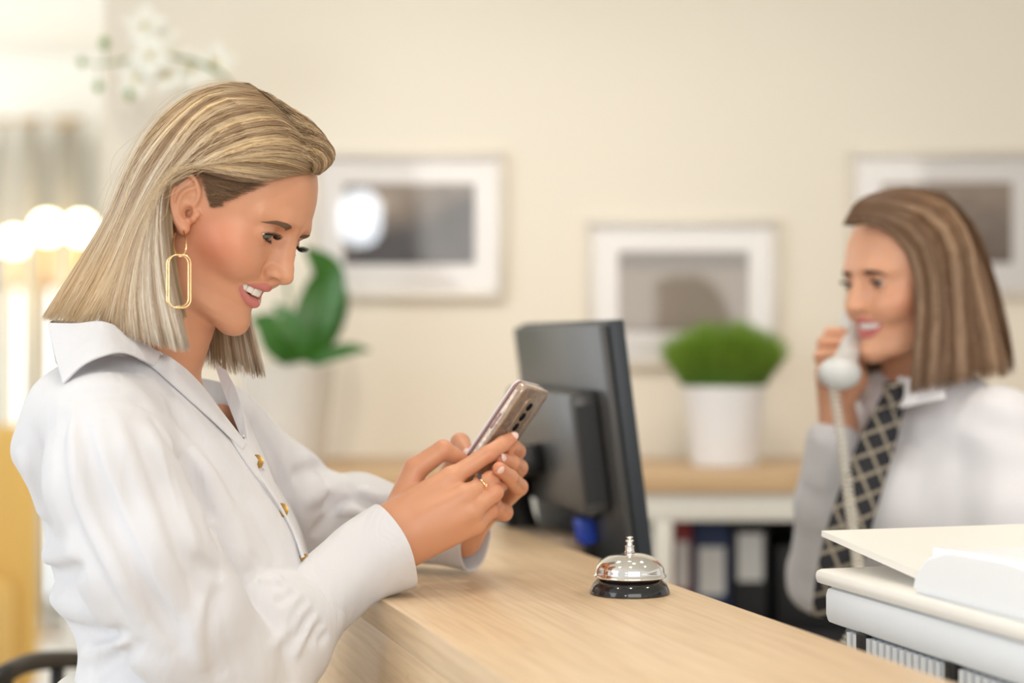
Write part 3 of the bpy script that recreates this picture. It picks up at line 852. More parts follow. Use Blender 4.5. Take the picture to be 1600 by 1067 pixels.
for i, (x, y, nm) in enumerate(((0.35, 2.05, 'above the counter bell'), (0.75, 2.55, 'above the receptionist'), (-0.35, 2.60, 'above the counter end'), (0.15, 1.2, 'above the near end of the counter'), (-0.75, 1.35, 'above the customer'), (1.3, 1.7, 'above the printer'))):
    downlight(x, y, 10, 'ceiling downlight ' + nm)

# ------------------------------------------------------------------ oval studio lamp on a stand behind the camera; the first picture's glass mirrors it
W_ = P(563, 340, WALL_Y - .02); kf = 1 + (WALL_Y - .02 + 1.5) / (WALL_Y - .02)
lc = np.array([W_[0] * kf, -1.5, CAM_H + (W_[2] - CAM_H) * kf])
so = empty('studio_lamp', (lc[0], lc[1], 0)); tag(so, 'oval studio lamp on a tall stand, mirrored in the first picture glass', 'lamp')
M['studio'] = mat('studio_glow', (.9, .95, 1), emit=(.84, .92, 1.0), estr=21)
pts = [(.105 * math.copysign(abs(math.cos(a)) ** .8, math.cos(a)), .142 * math.copysign(abs(math.sin(a)) ** .8, math.sin(a))) for a in np.linspace(0, 2 * math.pi, 40, endpoint=False)]
mb = MB(); mb.prism(pts, (0, 0, lc[2]), (1, 0, 0), (0, 0, 1), (0, 1, 0), .01); mb.build('diffuser', M['studio'], so)
mb = MB(); mb.prism([(x * 1.08, y * 1.06) for x, y in pts], (0, -.06, lc[2]), (1, 0, 0), (0, 0, 1), (0, 1, 0), .058); mb.build('housing', M['black'], so)
mb = MB(); mb.tube([(0, -.05, .55), (0, -.05, lc[2] - .12)], .012, n=10); mb.build('pole', M['black'], so, True)
for k in range(3):
    a = 2 * math.pi * k / 3
    mb = MB(); mb.tube([(0, -.05, .62), (.38 * math.cos(a), -.05 + .38 * math.sin(a), 0)], .010, n=8); mb.build('leg', M['black'], so, True)

# ------------------------------------------------------------------ heads: local millimetres (f forward, s to the side, u up), origin midway between the ears
_U = np.array([-97, -92, -86, -80, -73, -66, -58, -50, -42, -30, -23, -10, 5, 20, 31, 40, 48, 60, 71, 84, 94, 104, 112, 119, 125, 130], float)
_F = np.array([50, 64, 73, 77.5, 79.0, 77.5, 75.5, 76.0, 76.5, 80, 82.5, 81, 79, 80, 83, 85.5, 85.5, 83, 80, 74.5, 68.5, 59, 48, 36, 22, 6], float)
_WU = np.array([-97, -90, -82, -72, -60, -50, -40, -30, -20, 0, 20, 40, 60, 80, 98, 112, 121, 130], float)
_W = np.array([24, 36, 46, 50, 52.5, 54.5, 56.5, 58.5, 61, 65, 68, 70, 71, 70, 64, 50, 36, 10], float)
_PU = np.array([-97, -60, -40, -10, 20, 50, 90, 130], float)
_PP = np.array([2.0, 1.8, 1.75, 1.9, 2.1, 2.1, 2.05, 2.0], float)

EYE_C = np.array([63.6, 31.5, 19.5]); EYE_R = 12.0

LIP_U = catmull([(64.5, 27.8, -33.6), (71, 20, -33.6), (77.2, 10, -31.8), (81.2, 3.4, -29.8), (81.0, 0, -30.6)], 4)
LIP_UR = np.interp(np.linspace(0, 4, len(LIP_U)), range(5), [1.0, 1.9, 3.0, 4.4, 4.4])
LIP_L = catmull([(64.5, 27.8, -34.4), (69.4, 20.8, -43.4), (74.4, 11, -49.0), (77.7, 0, -50.0)], 4)
LIP_LR = np.interp(np.linspace(0, 3, len(LIP_L)), range(4), [1.0, 2.4, 4.0, 5.3])

def eye_open(q, up=2.0, low=-23.0):
    v = q - EYE_C
    az = np.degrees(np.arctan2(v[:, 1], v[:, 0]))
    el = np.degrees(np.arctan2(v[:, 2], np.hypot(v[:, 0], v[:, 1])))
    azc = az - 6
    eu = up - 0.0062 * azc ** 2
    elw = low + 0.0045 * azc ** 2
    o = np.maximum(el - eu, elw - el) * (math.pi / 180) * 12.5
    o = np.maximum(o, (np.abs(azc) - 50) * 0.2)
    return o, np.sqrt((v ** 2).sum(1))

def face_sd(q, lids=(2.0, -23.0), mouth=True, ear=True):
    """q (N,3) local mm -> signed distance in mm"""
    q = q.astype(np.float32).copy()
    sg = q[:, 1].copy()
    q[:, 1] = np.abs(q[:, 1])
    f, s, u = q[:, 0], q[:, 1], q[:, 2]
    F = np.interp(u, _U, _F); W = np.interp(u, _WU, _W); p = np.interp(u, _PU, _PP)
    ff = np.where(f > 0, f / F, f / 62.0)
    val = (np.abs(ff) ** p + (s / W) ** p) ** (1 / p)
    loft = (val - 1) * np.minimum(np.minimum(F, W), 62) * 0.93
    loft = np.maximum(loft, -97 - u)
    loft = np.maximum(loft, u - 130)
    # underside of the jaw
    jaw = (f - 64) * (-0.27) + (u + 90) * (-0.963)
    jaw = smax(jaw, (f - 16) * (-0.86) + (u + 74) * (-0.51), 16)
    loft = smax(loft, jaw, 14)
    d = loft
    skull = ell_sd(q, (-8, 0, 46), (86, 69, 82))
    d = smin(d, skull, 14)
    # chin, cheeks, brow ridge
    d = smin(d, ell_sd(q, (64, 0, -77), (14.8, 17, 14)), 10)
    d = smin(d, ell_sd(q, (46, 38, -6), (22, 21, 22)), 18)
    d = smin(d, ell_sd(q, (60, 33, -17), (14, 15, 15)), 16)
    d = smin(d, chain_sd(q, [(80, 8, 37), (76.0, 25, 37), (62, 44, 34)], [3.0, 6.0, 4.0]), 14)
    # eye socket, then the lids over the ball
    d = smax(d, -ell_sd(q, (82, 30, 19), (11, 18, 10)), 9)
    d = smax(d, -ell_sd(q, (87, 14.5, 22), (8, 6, 11)), 9)
    v = q - EYE_C.astype(np.float32)
    rr = np.sqrt((v ** 2).sum(1))
    lid = rr - (EYE_R + 1.7)
    d = smin(d, lid, 3.2)
    # crease of the upper lid
    el = np.degrees(np.arctan2(v[:, 2], np.hypot(v[:, 0], v[:, 1]))); az = np.degrees(np.arctan2(v[:, 1], v[:, 0]))
    crease = np.abs(el - (34 - 0.010 * (az - 5) ** 2)) * 0.22
    d = d + 0.9 * np.exp(-(crease / 0.8) ** 2) * np.exp(-((rr - 14) / 4) ** 2) * (np.abs(az - 5) < 45)
    # nose
    nose = chain_sd(q, [(79, 0, 32), (82.3, 0, 18), (86.4, 0, 7), (92, 0, -4), (95.6, 0, -11.6)], [6.2, 5.9, 6.2, 7.2, 8.2], 4)
    nose = smin(nose, ell_sd(q, (80, 0, 0), (13, 12.5, 26)), 6)
    nose = smin(nose, chain_sd(q, [(93.5, 0, -16.4), (83, 0, -22.5)], [4.2, 4.2]), 3)
    nose = smin(nose, ell_sd(q, (85.5, 10.6, -14.2), (11.0, 6.0, 6.6)), 5)
    d = smin(d, nose, 6)
    d = smax(d, -ell_sd(q, (88.5, 6.8, -21), (5.5, 2.6, 4.5)), 1.6)
    d = smax(d, -ell_sd(q, (90.5, 10.8, -19.0), (5.0, 4.2, 2.6)), 1.4)
    # crease round the wing of the nose
    d = smax(d, -chain_sd(q, [(79.5, 18.0, -6), (77, 18.5, -14), (79, 15.5, -21)], [0.4, 1.3, 0.8]), 4.5)
    # lips
    if mouth:
        ul = chain_sd(q, LIP_U, LIP_UR, 1.0)
        ll = chain_sd(q, LIP_L, LIP_LR, 1.0)
        d = smin(d, ul, 2.6)
        d = smin(d, ll, 3.0)
        cav = chain_sd(q, [(64.5, 27.2, -34.2), (70, 19.5, -38.6), (74.5, 10, -40.8), (78, 0, -40.4)], [0.5, 3.1, 4.3, 4.6], 1)
        cav = np.minimum(cav, ell_sd(q, (56, 0, -40), (22, 22, 6)))
        d = smax(d, -cav, 1.2)
    o, rr = eye_open(q, *lids)
    cut = np.maximum(np.maximum(o, 10.6 - rr), rr - 24)
    d = smax(d, -cut, 0.7)
    if ear:
        e = ear_sd(q)
        d = smin(d, e, 2.2)
    return d

def ear_sd(q):
    def E(f, u, ds=0.0): return (f, 69.5 + 0.50 * max(10 - f, 0) + ds, u)
    plate = ell_sd(q, E(-4, 11, -2.6), (15, 3.2, 27), ear_R)
    d = plate
    hel = [E(1, 6, -2), E(5.5, 13, 0), E(5, 24, 1), E(-2, 33, 1), E(-10, 36.5, 1), E(-16, 32, 1), E(-17.5, 22, 1), E(-15.5, 9.5, 1), E(-9.5, -2, 1), E(-2, -10.5, 0.5), E(5.5, -14.5, 0)]
    hel = [np.array(p) for p in catmull(hel, 4)]
    rr = np.interp(np.linspace(0, 10, len(hel)), range(11), [1.6, 2.2, 2.5, 2.6, 2.7, 2.7, 2.5, 2.3, 2.4, 3.4, 4.3])
    d = smin(d, chain_sd(q, hel, rr, 0.6), 1.6)
    anti = catmull([E(-2, 27, 0.2), E(-7.5, 19, 0.8), E(-8.5, 8, 0.8), E(-4.5, -2, 0.6), E(3, -6.5, 0.2)], 4)
    d = smin(d, chain_sd(q, anti, [2.1] * len(anti), 0.6), 2.0)
    d = smin(d, cap_sd(q, (11.5, 69, 5), (10.5, 70, -1.5), 3.0, 2.8), 3.5)
    d = smin(d, ell_sd(q, E(6, -14, -0.5), (6.5, 4, 6)), 4)
    d = smax(d, -ell_sd(q, E(3, 2, 4), (5.0, 10, 7.5)), 1.6)
    d = smax(d, -ell_sd(q, E(-1, 15, 5.5), (4.2, 6, 5.5)), 1.6)
    d = smax(d, -ell_sd(q, E(-4, 29, 4.0), (3.6, 3.2, 3.4)), 1.5)
    return d

_t = math.radians(20)
# ellipsoid axes for the flat plate of the ear: leaning back and flaring outwards
_ef = np.array([math.cos(0.46) , -math.sin(0.46), 0.0]); _en = np.array([math.sin(0.46), math.cos(0.46), 0.0]); _eu = np.array([0, 0, 1.0])
ear_R = np.stack([_ef * math.cos(_t) + _eu * math.sin(_t), _en, -_ef * math.sin(_t) + _eu * math.cos(_t)], 1)

class Head:
    def __init__(self, centre, F, S, Uv):
        self.c = np.asarray(centre, float)
        self.R = np.stack([F, S, Uv], 1)            # columns: world directions of f, s, u
    def world(self, q):
        return self.c + (np.asarray(q, float) @ self.R.T) * 0.001
    def local(self, p):
        return ((p - self.c.astype(np.float32)) @ self.R.astype(np.float32)) * 1000.0

def head_axes(yaw_deg, tilt_deg, pitch_deg=0.0):
    """forward turned by yaw from +x towards the camera (-y), then pitched, then the whole thing rolled clockwise in the picture plane"""
    y = math.radians(yaw_deg); p = math.radians(pitch_deg); t = math.radians(tilt_deg)
    F = np.array([math.cos(y), -math.sin(y), 0]); S = np.array([-math.sin(y), -math.cos(y), 0]); U = np.array([0, 0, 1.0])
    F, U = F * math.cos(p) - U * math.sin(p), U * math.cos(p) + F * math.sin(p)
    M = np.array([[math.cos(t), 0, math.sin(t)], [0, 1, 0], [-math.sin(t), 0, math.cos(t)]])
    return M @ F, M @ S, M @ U

def ss(x, a, b):
    t = np.clip((x - a) / (b - a), 0, 1)
    return t * t * (3 - 2 * t)

def skin_masks(q):
    """lip and blush masks of skin vertices in head-local mm"""
    f, s, u = q[:, 0], np.abs(q[:, 1]), q[:, 2]
    qa = np.stack([f, s, u], 1).astype(np.float32)
    ul = chain_sd(qa, LIP_U, LIP_UR, 1.0)
    ll = chain_sd(qa, LIP_L, LIP_LR, 1.0)
    lip = np.maximum(ss(-ul, -1.1, -0.3), ss(-ll, -1.1, -0.3))
    lip[f < 45] = 0
    inside = (u < -33) & (u > -47) & (f < 76 - 0.028 * s ** 2 - 6) & (s < 24) & (f > 30)
    blush = np.exp(-(((f - 38) / 34) ** 2 + ((s - 55) / 30) ** 2 + ((u + 14) / 30) ** 2))
    return lip, blush, inside.astype(float)

def make_skin(name, base, red, lipc):
    m = mat(name, base, rough=0.42, spec=0.45, sss=0.12, sss_s=0.006, sss_r=(1.0, 0.35, 0.18))
    nt = m.node_tree; b = bsdf(m)
    def at(n):
        a = nt.nodes.new('ShaderNodeAttribute'); a.attribute_name = n
        return a
    tc = nt.nodes.new('ShaderNodeTexCoord')
    n = nt.nodes.new('ShaderNodeTexNoise'); n.inputs['Scale'].default_value = 22; n.inputs['Detail'].default_value = 5
    nt.links.new(tc.outputs['Object'], n.inputs['Vector'])
    def mix(fac, A, B):
        x = nt.nodes.new('ShaderNodeMix'); x.data_type = 'RGBA'
        nt.links.new(fac, x.inputs['Factor'])
        for sock, c in (('A', A), ('B', B)):
            if isinstance(c, tuple): x.inputs[sock].default_value = (*c, 1)
            else: nt.links.new(c, x.inputs[sock])
        return x.outputs['Result']
    c = mix(n.outputs['Fac'], tuple(v * 0.93 for v in base), tuple(min(1, v * 1.06) for v in base))
    c = mix(at('blush').outputs['Fac'], c, red)
    c = mix(at('lip').outputs['Fac'], c, lipc)
    c = mix(at('inner').outputs['Fac'], c, (0.12, 0.03, 0.03))
    nt.links.new(c, b.inputs['Base Color'])
    r = nt.nodes.new('ShaderNodeMapRange')
    nt.links.new(at('lip').outputs['Fac'], r.inputs['Value'])
    r.inputs['To Min'].default_value = 0.37; r.inputs['To Max'].default_value = 0.22
    nt.links.new(r.outputs['Result'], b.inputs['Roughness'])
    n2 = nt.nodes.new('ShaderNodeTexNoise'); n2.inputs['Scale'].default_value = 900; n2.inputs['Detail'].default_value = 2
    nt.links.new(tc.outputs['Object'], n2.inputs['Vector'])
    bp = nt.nodes.new('ShaderNodeBump'); bp.inputs['Strength'].default_value = 0.12; bp.inputs['Distance'].default_value = 0.0006
    nt.links.new(n2.outputs['Fac'], bp.inputs['Height']); nt.links.new(bp.outputs['Normal'], b.inputs['Normal'])
    return m

def make_iris_mat(name, iris):
    m = mat(name, (0.85, 0.82, 0.8), rough=0.08, spec=0.6, coat=0.6)
    nt = m.node_tree
    a = nt.nodes.new('ShaderNodeAttribute'); a.attribute_name = 'ang'
    r = nt.nodes.new('ShaderNodeValToRGB')
    e = r.color_ramp.elements
    e[0].position = 0.0; e[0].color = (0.005, 0.005, 0.005, 1)
    e[1].position = 1.0; e[1].color = (0.80, 0.76, 0.74, 1)
    for pos, c in ((0.105, (0.006, 0.006, 0.006)), (0.125, iris), (0.24, tuple(v * 0.6 for v in iris)), (0.27, (0.03, 0.03, 0.03)), (0.30, (0.80, 0.77, 0.75))):
        k = e.new(pos); k.color = (*c, 1)
    nt.links.new(a.outputs['Fac'], r.inputs['Fac'])
    nt.links.new(r.outputs['Color'], bsdf(m).inputs['Base Color'])
    return m

def build_eyes(head, parent, iris_mat, lash_mat, brow_mat, gaze=(0.80, 0.0, -0.48), lids=(2.0, -23.0), lash=10.5, seed=3, brow_r=0.20, lash_r=0.2):
    """eyeballs, lashes and brows as parts of a person"""
    rng = np.random.RandomState(seed)
    for side in (1, -1):
        # ball with a polar grid round the gaze
        g = np.array(gaze, float); g /= np.linalg.norm(g)
        a = np.cross(g, [0, 0, 1.0]); a /= np.linalg.norm(a); b = np.cross(a, g)
        vs = []; ang = []
        K, N = 26, 36
        for i in range(K):
            t = math.pi * i / (K - 1)
            rr = EYE_R + (0.9 * math.exp(-(t / 0.42) ** 2))
            for j in range(N):
                w = 2 * math.pi * j / N
                p = (g * math.cos(t) + (a * math.cos(w) + b * math.sin(w)) * math.sin(t)) * rr + EYE_C
                vs.append((p[0], p[1] * side, p[2])); ang.append(t / math.pi * 1.6)
        fs = [[i * N + j, i * N + (j + 1) % N, (i + 1) * N + (j + 1) % N, (i + 1) * N + j] for i in range(K - 1) for j in range(N)]
        mesh_obj('eyeball', head.world(vs), np.array(fs), iris_mat, parent, attrs={'ang': np.array(ang)})
        # lashes
        paths = []; rad = []
        for up in (True, False):
            n = 130 if up else 34
            for i in range(n):
                az = -34 + 80 * (i + rng.rand()) / n
                azc = az - 6
                el = (lids[0] - 0.0062 * azc ** 2 + 1.2) if up else (lids[1] + 0.0045 * azc ** 2 - 1)
                A, E = math.radians(az), math.radians(el)
                r0 = EYE_R + 1.2
                dirv = np.array([math.cos(E) * math.cos(A), math.cos(E) * math.sin(A), math.sin(E)])
                p0 = EYE_C + dirv * r0
                L = (lash * (0.75 + 0.3 * rng.rand()) * (0.8 + 0.35 * (az + 34) / 80)) if up else lash * 0.36 * (0.6 + 0.6 * rng.rand())
                out = dirv + np.array([0, 0.25 * math.sin(A) + 0.12 * rng.randn(), 0])
                dn = np.array([0, 0, -1.0]) if up else np.array([0, 0, -0.8])
                pts = []
                for t in np.linspace(0, 1, 6):
                    lift = (-0.55 * t + 0.85 * t * t) if up else (0.5 * t)
                    pts.append(p0 + out * L * t * (0.95 if up else 0.7) + np.array([0, 0, lift * L * (1 if up else -1)]))
                pts = np.array(pts); pts[:, 1] *= side
                paths.append(pts); rad.append(np.linspace(lash_r, lash_r * 0.25, 6))
        v, q, sid, tt = strands_geo(np.array(paths), np.array(rad))
        mesh_obj('eyelashes', head.world(v), q, lash_mat, parent)
        # brow
        paths = []; rad = []
        for i in range(620):
            t = rng.rand()
            f_, s_, u_ = [np.interp(t, [0, 0.3, 0.65, 1], z) for z in ([84, 81.5, 78, 70], [16, 23, 33, 43], [32.4, 34.0, 34.0, 28.8])]
            wdt = np.interp(t, [0, 0.2, 0.6, 1], [2.5, 3.0, 2.2, 0.5])
            off = (rng.rand() - 0.5) * 2 * wdt
            p0 = np.array([f_, s_, u_ + off])
            dr = np.array([-0.30 - 0.5 * t, 0.85, 0.32 * (1 - t) - 0.38 * t - 0.10 * off / max(wdt, 0.1)])
            dr /= np.linalg.norm(dr)
            L = 5.0 + 2.5 * rng.rand()
            paths.append(np.array([p0 + dr * L * x for x in np.linspace(0, 1, 4)], np.float32)); rad.append(np.linspace(brow_r, brow_r * 0.4, 4))
        paths = np.array(paths, np.float32); pts = paths.reshape(-1, 3)
        for _ in range(5):                                    # drop onto the skin
            dd = face_sd(pts, lids, ear=False)
            n = pts - np.array([20, 0, 30], np.float32); n /= np.linalg.norm(n, axis=1, keepdims=True)
            pts = pts - n * ((dd - 0.45) * 0.75)[:, None]
        pts[:, 1] *= side
        paths = pts.reshape(paths.shape)
        v, q, sid, tt = strands_geo(np.array(paths), np.array(rad))
        mesh_obj('eyebrow', head.world(v), q, brow_mat, parent)

def build_teeth(head, parent, tooth_mat):
    """upper front teeth, one mesh each, on the dental arch"""
    arch = lambda s: 77.0 - 0.0265 * s * s
    s = 0.0
    for w, h in ((8.4, 12), (6.6, 11.2), (7.4, 11.4), (6.6, 10), (6.4, 9)):
        c = s + w / 2
        for side in (1, -1):
            fc = arch(c)
            slope = math.atan2(arch(c + 1) - arch(c - 1), 2.0)
            bm = bmesh.new()
            bmesh.ops.create_cube(bm, size=1.0)
            bmesh.ops.scale(bm, vec=(4.6, w * 1.02 / math.cos(slope), h), verts=bm.verts)
            for v in bm.verts:
                if v.co.z > 0: v.co.y *= 0.84
            bmesh.ops.bevel(bm, geom=bm.edges[:], offset=1.5, segments=3, affect='EDGES', profile=0.5)
            R = Matrix.Rotation(slope * -1, 3, 'Z')
            vs = []
            for v in bm.verts:
                p = R @ v.co
                vs.append((fc - 2.0 + p.x, (c + p.y) * side, -31.4 - h / 2 + p.z - 0.02 * c))
            bm.verts.index_update()
            fs = [[v.index for v in f.verts] for f in bm.faces]
            bm.free()
            mesh_obj('tooth', head.world(vs), fs, tooth_mat, parent)
        s += w

# ------------------------------------------------------------------ hair
def hair_field(guides, K=18):
    """guides: list of world polylines -> array (G, K, 3) resampled by arc length"""
    out = []
    for g in guides:
        c = np.array(catmull(g, 8))
        L_ = np.concatenate([[0], np.cumsum(np.linalg.norm(np.diff(c, axis=0), axis=1))])
        t = np.linspace(0, L_[-1], K)
        out.append(np.stack([np.interp(t, L_, c[:, i]) for i in range(3)], 1))
    return np.array(out)

def guide_at(G, g):
    """cubic interpolation across guides; g (S,K) real indices, one per point"""
    n = len(G)
    g = np.clip(g, 0, n - 1 - 1e-4)
    i = np.floor(g).astype(int); t = (g - i)[..., None]
    k = np.arange(G.shape[1])[None, :]
    k = np.broadcast_to(k, g.shape)
    p1 = G[i, k]; p2 = G[np.minimum(i + 1, n - 1), k]
    p0 = np.where((i > 0)[..., None], G[np.maximum(i - 1, 0), k], 2 * p1 - p2)
    p3 = np.where((i + 2 < n)[..., None], G[np.minimum(i + 2, n - 1), k], 2 * p2 - p1)
    return 0.5 * (2 * p1 + (p2 - p0) * t + (2 * p0 - 5 * p1 + 4 * p2 - p3) * t * t + (3 * p1 - p0 - 3 * p2 + p3) * t ** 3)

def clump_noise(g, seed, f):
    r = np.random.RandomState(seed)
    x = np.zeros_like(g)
    for k in range(5):
        x += math.pow(0.72, k) * np.sin(g * f * (1.7 ** k) + r.rand() * 6.28)
    return x / 2.6

def hair_strands(G, centre, n, seed, rad, spread=0.10, depth=0.007, cut=(0.93, 1.0), lift=0.0015, wave=0.0010, dens=None, start=0.0):
    r = np.random.RandomState(seed)
    K = G.shape[1]; ng = len(G)
    g0 = r.rand(n) * (ng - 1) if dens is None else np.interp(r.rand(n), np.linspace(0, 1, len(dens)), dens)
    t = np.linspace(0, 1, K)[None, :]
    end = (cut[0] + (cut[1] - cut[0]) * r.rand(n))[:, None]
    wob = spread * (np.sin(t * (2 + 3 * r.rand(n)[:, None]) + 6.28 * r.rand(n)[:, None]) * t ** 0.7)
    # strands gather into locks
    lock = np.round(g0 * 9 + 0.6 * r.randn(n)) / 9
    pull = 0.55 * t ** 0.6 * (r.rand(n)[:, None] > 0.25)
    g = g0[:, None] * (1 - pull) + lock[:, None] * pull + wob
    p = guide_at(G, g)
    # shorten
    st = start * r.rand(n)[:, None]
    tt = st + t * (end - st)
    idx = tt * (K - 1); i0 = np.floor(idx).astype(int).clip(0, K - 2); w = (idx - i0)[..., None]
    s_ = np.arange(n)[:, None]
    p = p[s_, i0] * (1 - w) + p[s_, i0 + 1] * w
    inw = np.asarray(centre) - p; inw[..., 2] *= 0.3; inw /= np.linalg.norm(inw, axis=2, keepdims=True)
    dep = (r.rand(n) ** 1.5 * depth - lift)[:, None, None] * np.clip(t * 6, 0.15, 1)[..., None]
    p = p + inw * dep
    p = p + (r.randn(n, 1, 3) * wave) * np.sin(t * 9 + 6.28 * r.rand(n)[:, None])[..., None] * (t ** 0.5)[..., None]
    rr = rad * (0.7 + 0.6 * r.rand(n))[:, None] * np.clip(np.minimum(t * 12 + 0.5, (1 - t) * 7 + 0.25), 0, 1)
    return p, rr, g0

def hair_mat(name, rough=0.34):
    m = mat(name, (0.5, 0.4, 0.3), rough=rough, spec=0.42)
    color_attr(m, 'tint')
    bsdf(m).inputs['Anisotropic'].default_value = 0.4
    return m

def cap_sheet(name, G, centre, off, m, col, upto=0.9):
    """solid sheet under the strands, following the guides"""
    gi = np.linspace(0, len(G) - 1, (len(G) - 1) * 6 + 1)
    S = guide_at(G, np.repeat(gi[:, None], G.shape[1], 1))
    inw = np.asarray(centre) - S; inw[..., 2] *= 0.3; inw /= np.linalg.norm(inw, axis=2, keepdims=True)
    S = S[:, :int(S.shape[1] * upto)]
    inw = inw[:, :S.shape[1]]
    a, b = S.shape[:2]
    top = S + inw * off; bot = S + inw * (off + 0.006)
    v = np.concatenate([top.reshape(-1, 3), bot.reshape(-1, 3)]); o = a * b; f = []
    for i in range(a - 1):
        for j in range(b - 1):
            q = [i * b + j, i * b + j + 1, (i + 1) * b + j + 1, (i + 1) * b + j]
            f.append(q); f.append([x + o for x in q[::-1]])
    return v, np.array(f), np.tile(np.asarray(col, np.float32), (len(v), 1))

def push_out(G, head, clear):
    """keep guide points outside the skull"""
    q = head.local(G.reshape(-1, 3).astype(np.float32)).astype(np.float32)
    for _ in range(6):
        d = face_sd(q, ear=False)
        g = np.zeros_like(q)
        for i in range(3):
            e = np.zeros(3, np.float32); e[i] = 1.0
            g[:, i] = face_sd(q + e, ear=False) - face_sd(q - e, ear=False)
        g /= np.linalg.norm(g, axis=1, keepdims=True) + 1e-6
        q = q + g * np.clip(clear - d, 0, 10)[:, None]
    return head.world(q).reshape(G.shape)

# ------------------------------------------------------------------ the customer
hw = Head(P(337.5, 356.2, 1.85), *head_axes(18, 27))

def hpt(px, py, s):
    p_ = math.radians(18); d = 1.80; f = 0
    for _ in range(12):
        w = P(px, py, d); f, s0, u = (hw.local(w[None].astype(np.float32)))[0]
        d -= (s - s0) * 0.001
    return P(px, py, d)

def fr(yaw):
    y = math.radians(yaw)
    return np.array([math.cos(y), -math.sin(y), 0]), np.array([-math.sin(y), -math.cos(y), 0])

def loft_sd(p, zs, cx, cy, a, b, yaw, pw=2.2):
    """stack of super-ellipses along z; a along the forward axis, b along the side axis"""
    F, S = fr(yaw)
    z = p[:, 2]
    o = np.argsort(zs); zs = np.asarray(zs)[o]
    X = np.interp(z, zs, np.asarray(cx)[o]); Y = np.interp(z, zs, np.asarray(cy)[o])
    A = np.interp(z, zs, np.asarray(a)[o]); B = np.interp(z, zs, np.asarray(b)[o])
    dx = p[:, 0] - X; dy = p[:, 1] - Y
    f = dx * F[0] + dy * F[1]; s = dx * S[0] + dy * S[1]
    v = ((np.abs(f) / A) ** pw + (np.abs(s) / B) ** pw) ** (1 / pw)
    d = (v - 1) * np.minimum(A, B) * 0.9
    return np.maximum(d, np.maximum(zs[0] - z, z - zs[-1]))

def zpx(py, d=1.85): return CAM_H - (py - 533.5) / FPX * d
def xpx(px, d=1.85): return (px - 800) / FPX * d

# torso table: row in the picture, centre column, half depth, half width
_T = [(548, 222, .050, .056), (566, 210, .064, .088), (585, 203, .074, .120), (610, 206, .086, .142), (640, 210, .097, .148), (700, 211, .121, .136), (730, 226, .123, .130), (760, 240, .122, .124),
      (800, 258, .125, .119), (850, 274, .130, .117), (900, 286, .133, .117), (950, 297, .125, .121), (1000, 308, .109, .130), (1067, 300, .110, .145), (1130, 296, .118, .155)]
_tz = np.array([zpx(t[0]) for t in _T]); _tx = np.array([xpx(t[1]) for t in _T]); _ta = np.array([t[2] for t in _T]); _tb = np.array([t[3] for t in _T])
_zz = np.linspace(_tz.min(), _tz.max(), 60)
def _sm(y):
    o = np.argsort(_tz); v = np.interp(_zz, _tz[o], y[o])
    k = np.ones(5) / 5
    return np.convolve(np.pad(v, 2, 'edge'), k, 'valid')
TZ, TX, TA, TB = _zz, _sm(_tx), _sm(_ta), _sm(_tb)
TYAW = 14

def torso_sd(p, grow=0.0):
    return loft_sd(p, TZ, TX, np.full_like(TX, 1.85), TA + grow, TB + grow, TYAW)

def sleeves_sd(p):
    near = chain_sd(p, [P(158, 670, 1.718), P(178, 750, 1.695), P(228, 870, 1.678), P(286, 970, 1.69), P(344, 1045, 1.725), P(388, 1085, 1.755)], [.052, .062, .063, .059, .056, .054], .02)
    fore = chain_sd(p, [P(392, 1078, 1.755), P(416, 972, 1.785), P(480, 954, 1.82)], [.054, .052, .040], .012)
    fore = smin(fore, chain_sd(p, [P(400, 1078, 1.755), P(446, 1010, 1.79), P(484, 956, 1.82)], [.050, .044, .036], .01), .012)
    near = smin(near, fore, .004)
    far = chain_sd(p, [P(338, 668, 1.99), P(437, 772, 2.07), P(490, 828, 2.12)], [.050, .056, .054], .02)
    ff = chain_sd(p, [P(490, 828, 2.12), P(560, 806, 2.10), P(640, 818, 2.09)], [.054, .048, .040], .015)
    far = smin(far, ff, .02)
    return near, far

def blouse_base(p):
    t = torso_sd(p)
    n, f = sleeves_sd(p)
    kz = 0.003 + 0.024 * ss(p[:, 2], zpx(745), zpx(640))
    d = smin(t, n, kz)
    return smin(d, f, kz)

def ray_hit(fn, pxs, d0=1.45, d1=2.2, n=160):
    """first surface point of fn along the camera rays through the pixels"""
    out = []
    ds = np.linspace(d0, d1, n)
    for px, py in pxs:
        v = fn(np.array([P(px, py, d) for d in ds], np.float32))
        k = np.argmax(v < 0)
        if v[k] >= 0:
            k = int(np.argmin(v)); out.append(P(px, py, ds[k])); continue
        a, b = (v[k - 1], v[k]) if k else (0, v[k])
        t = a / (a - b) if a != b else 0
        out.append(P(px, py, ds[k - 1] + (ds[k] - ds[k - 1]) * t if k else ds[0]))
    return out

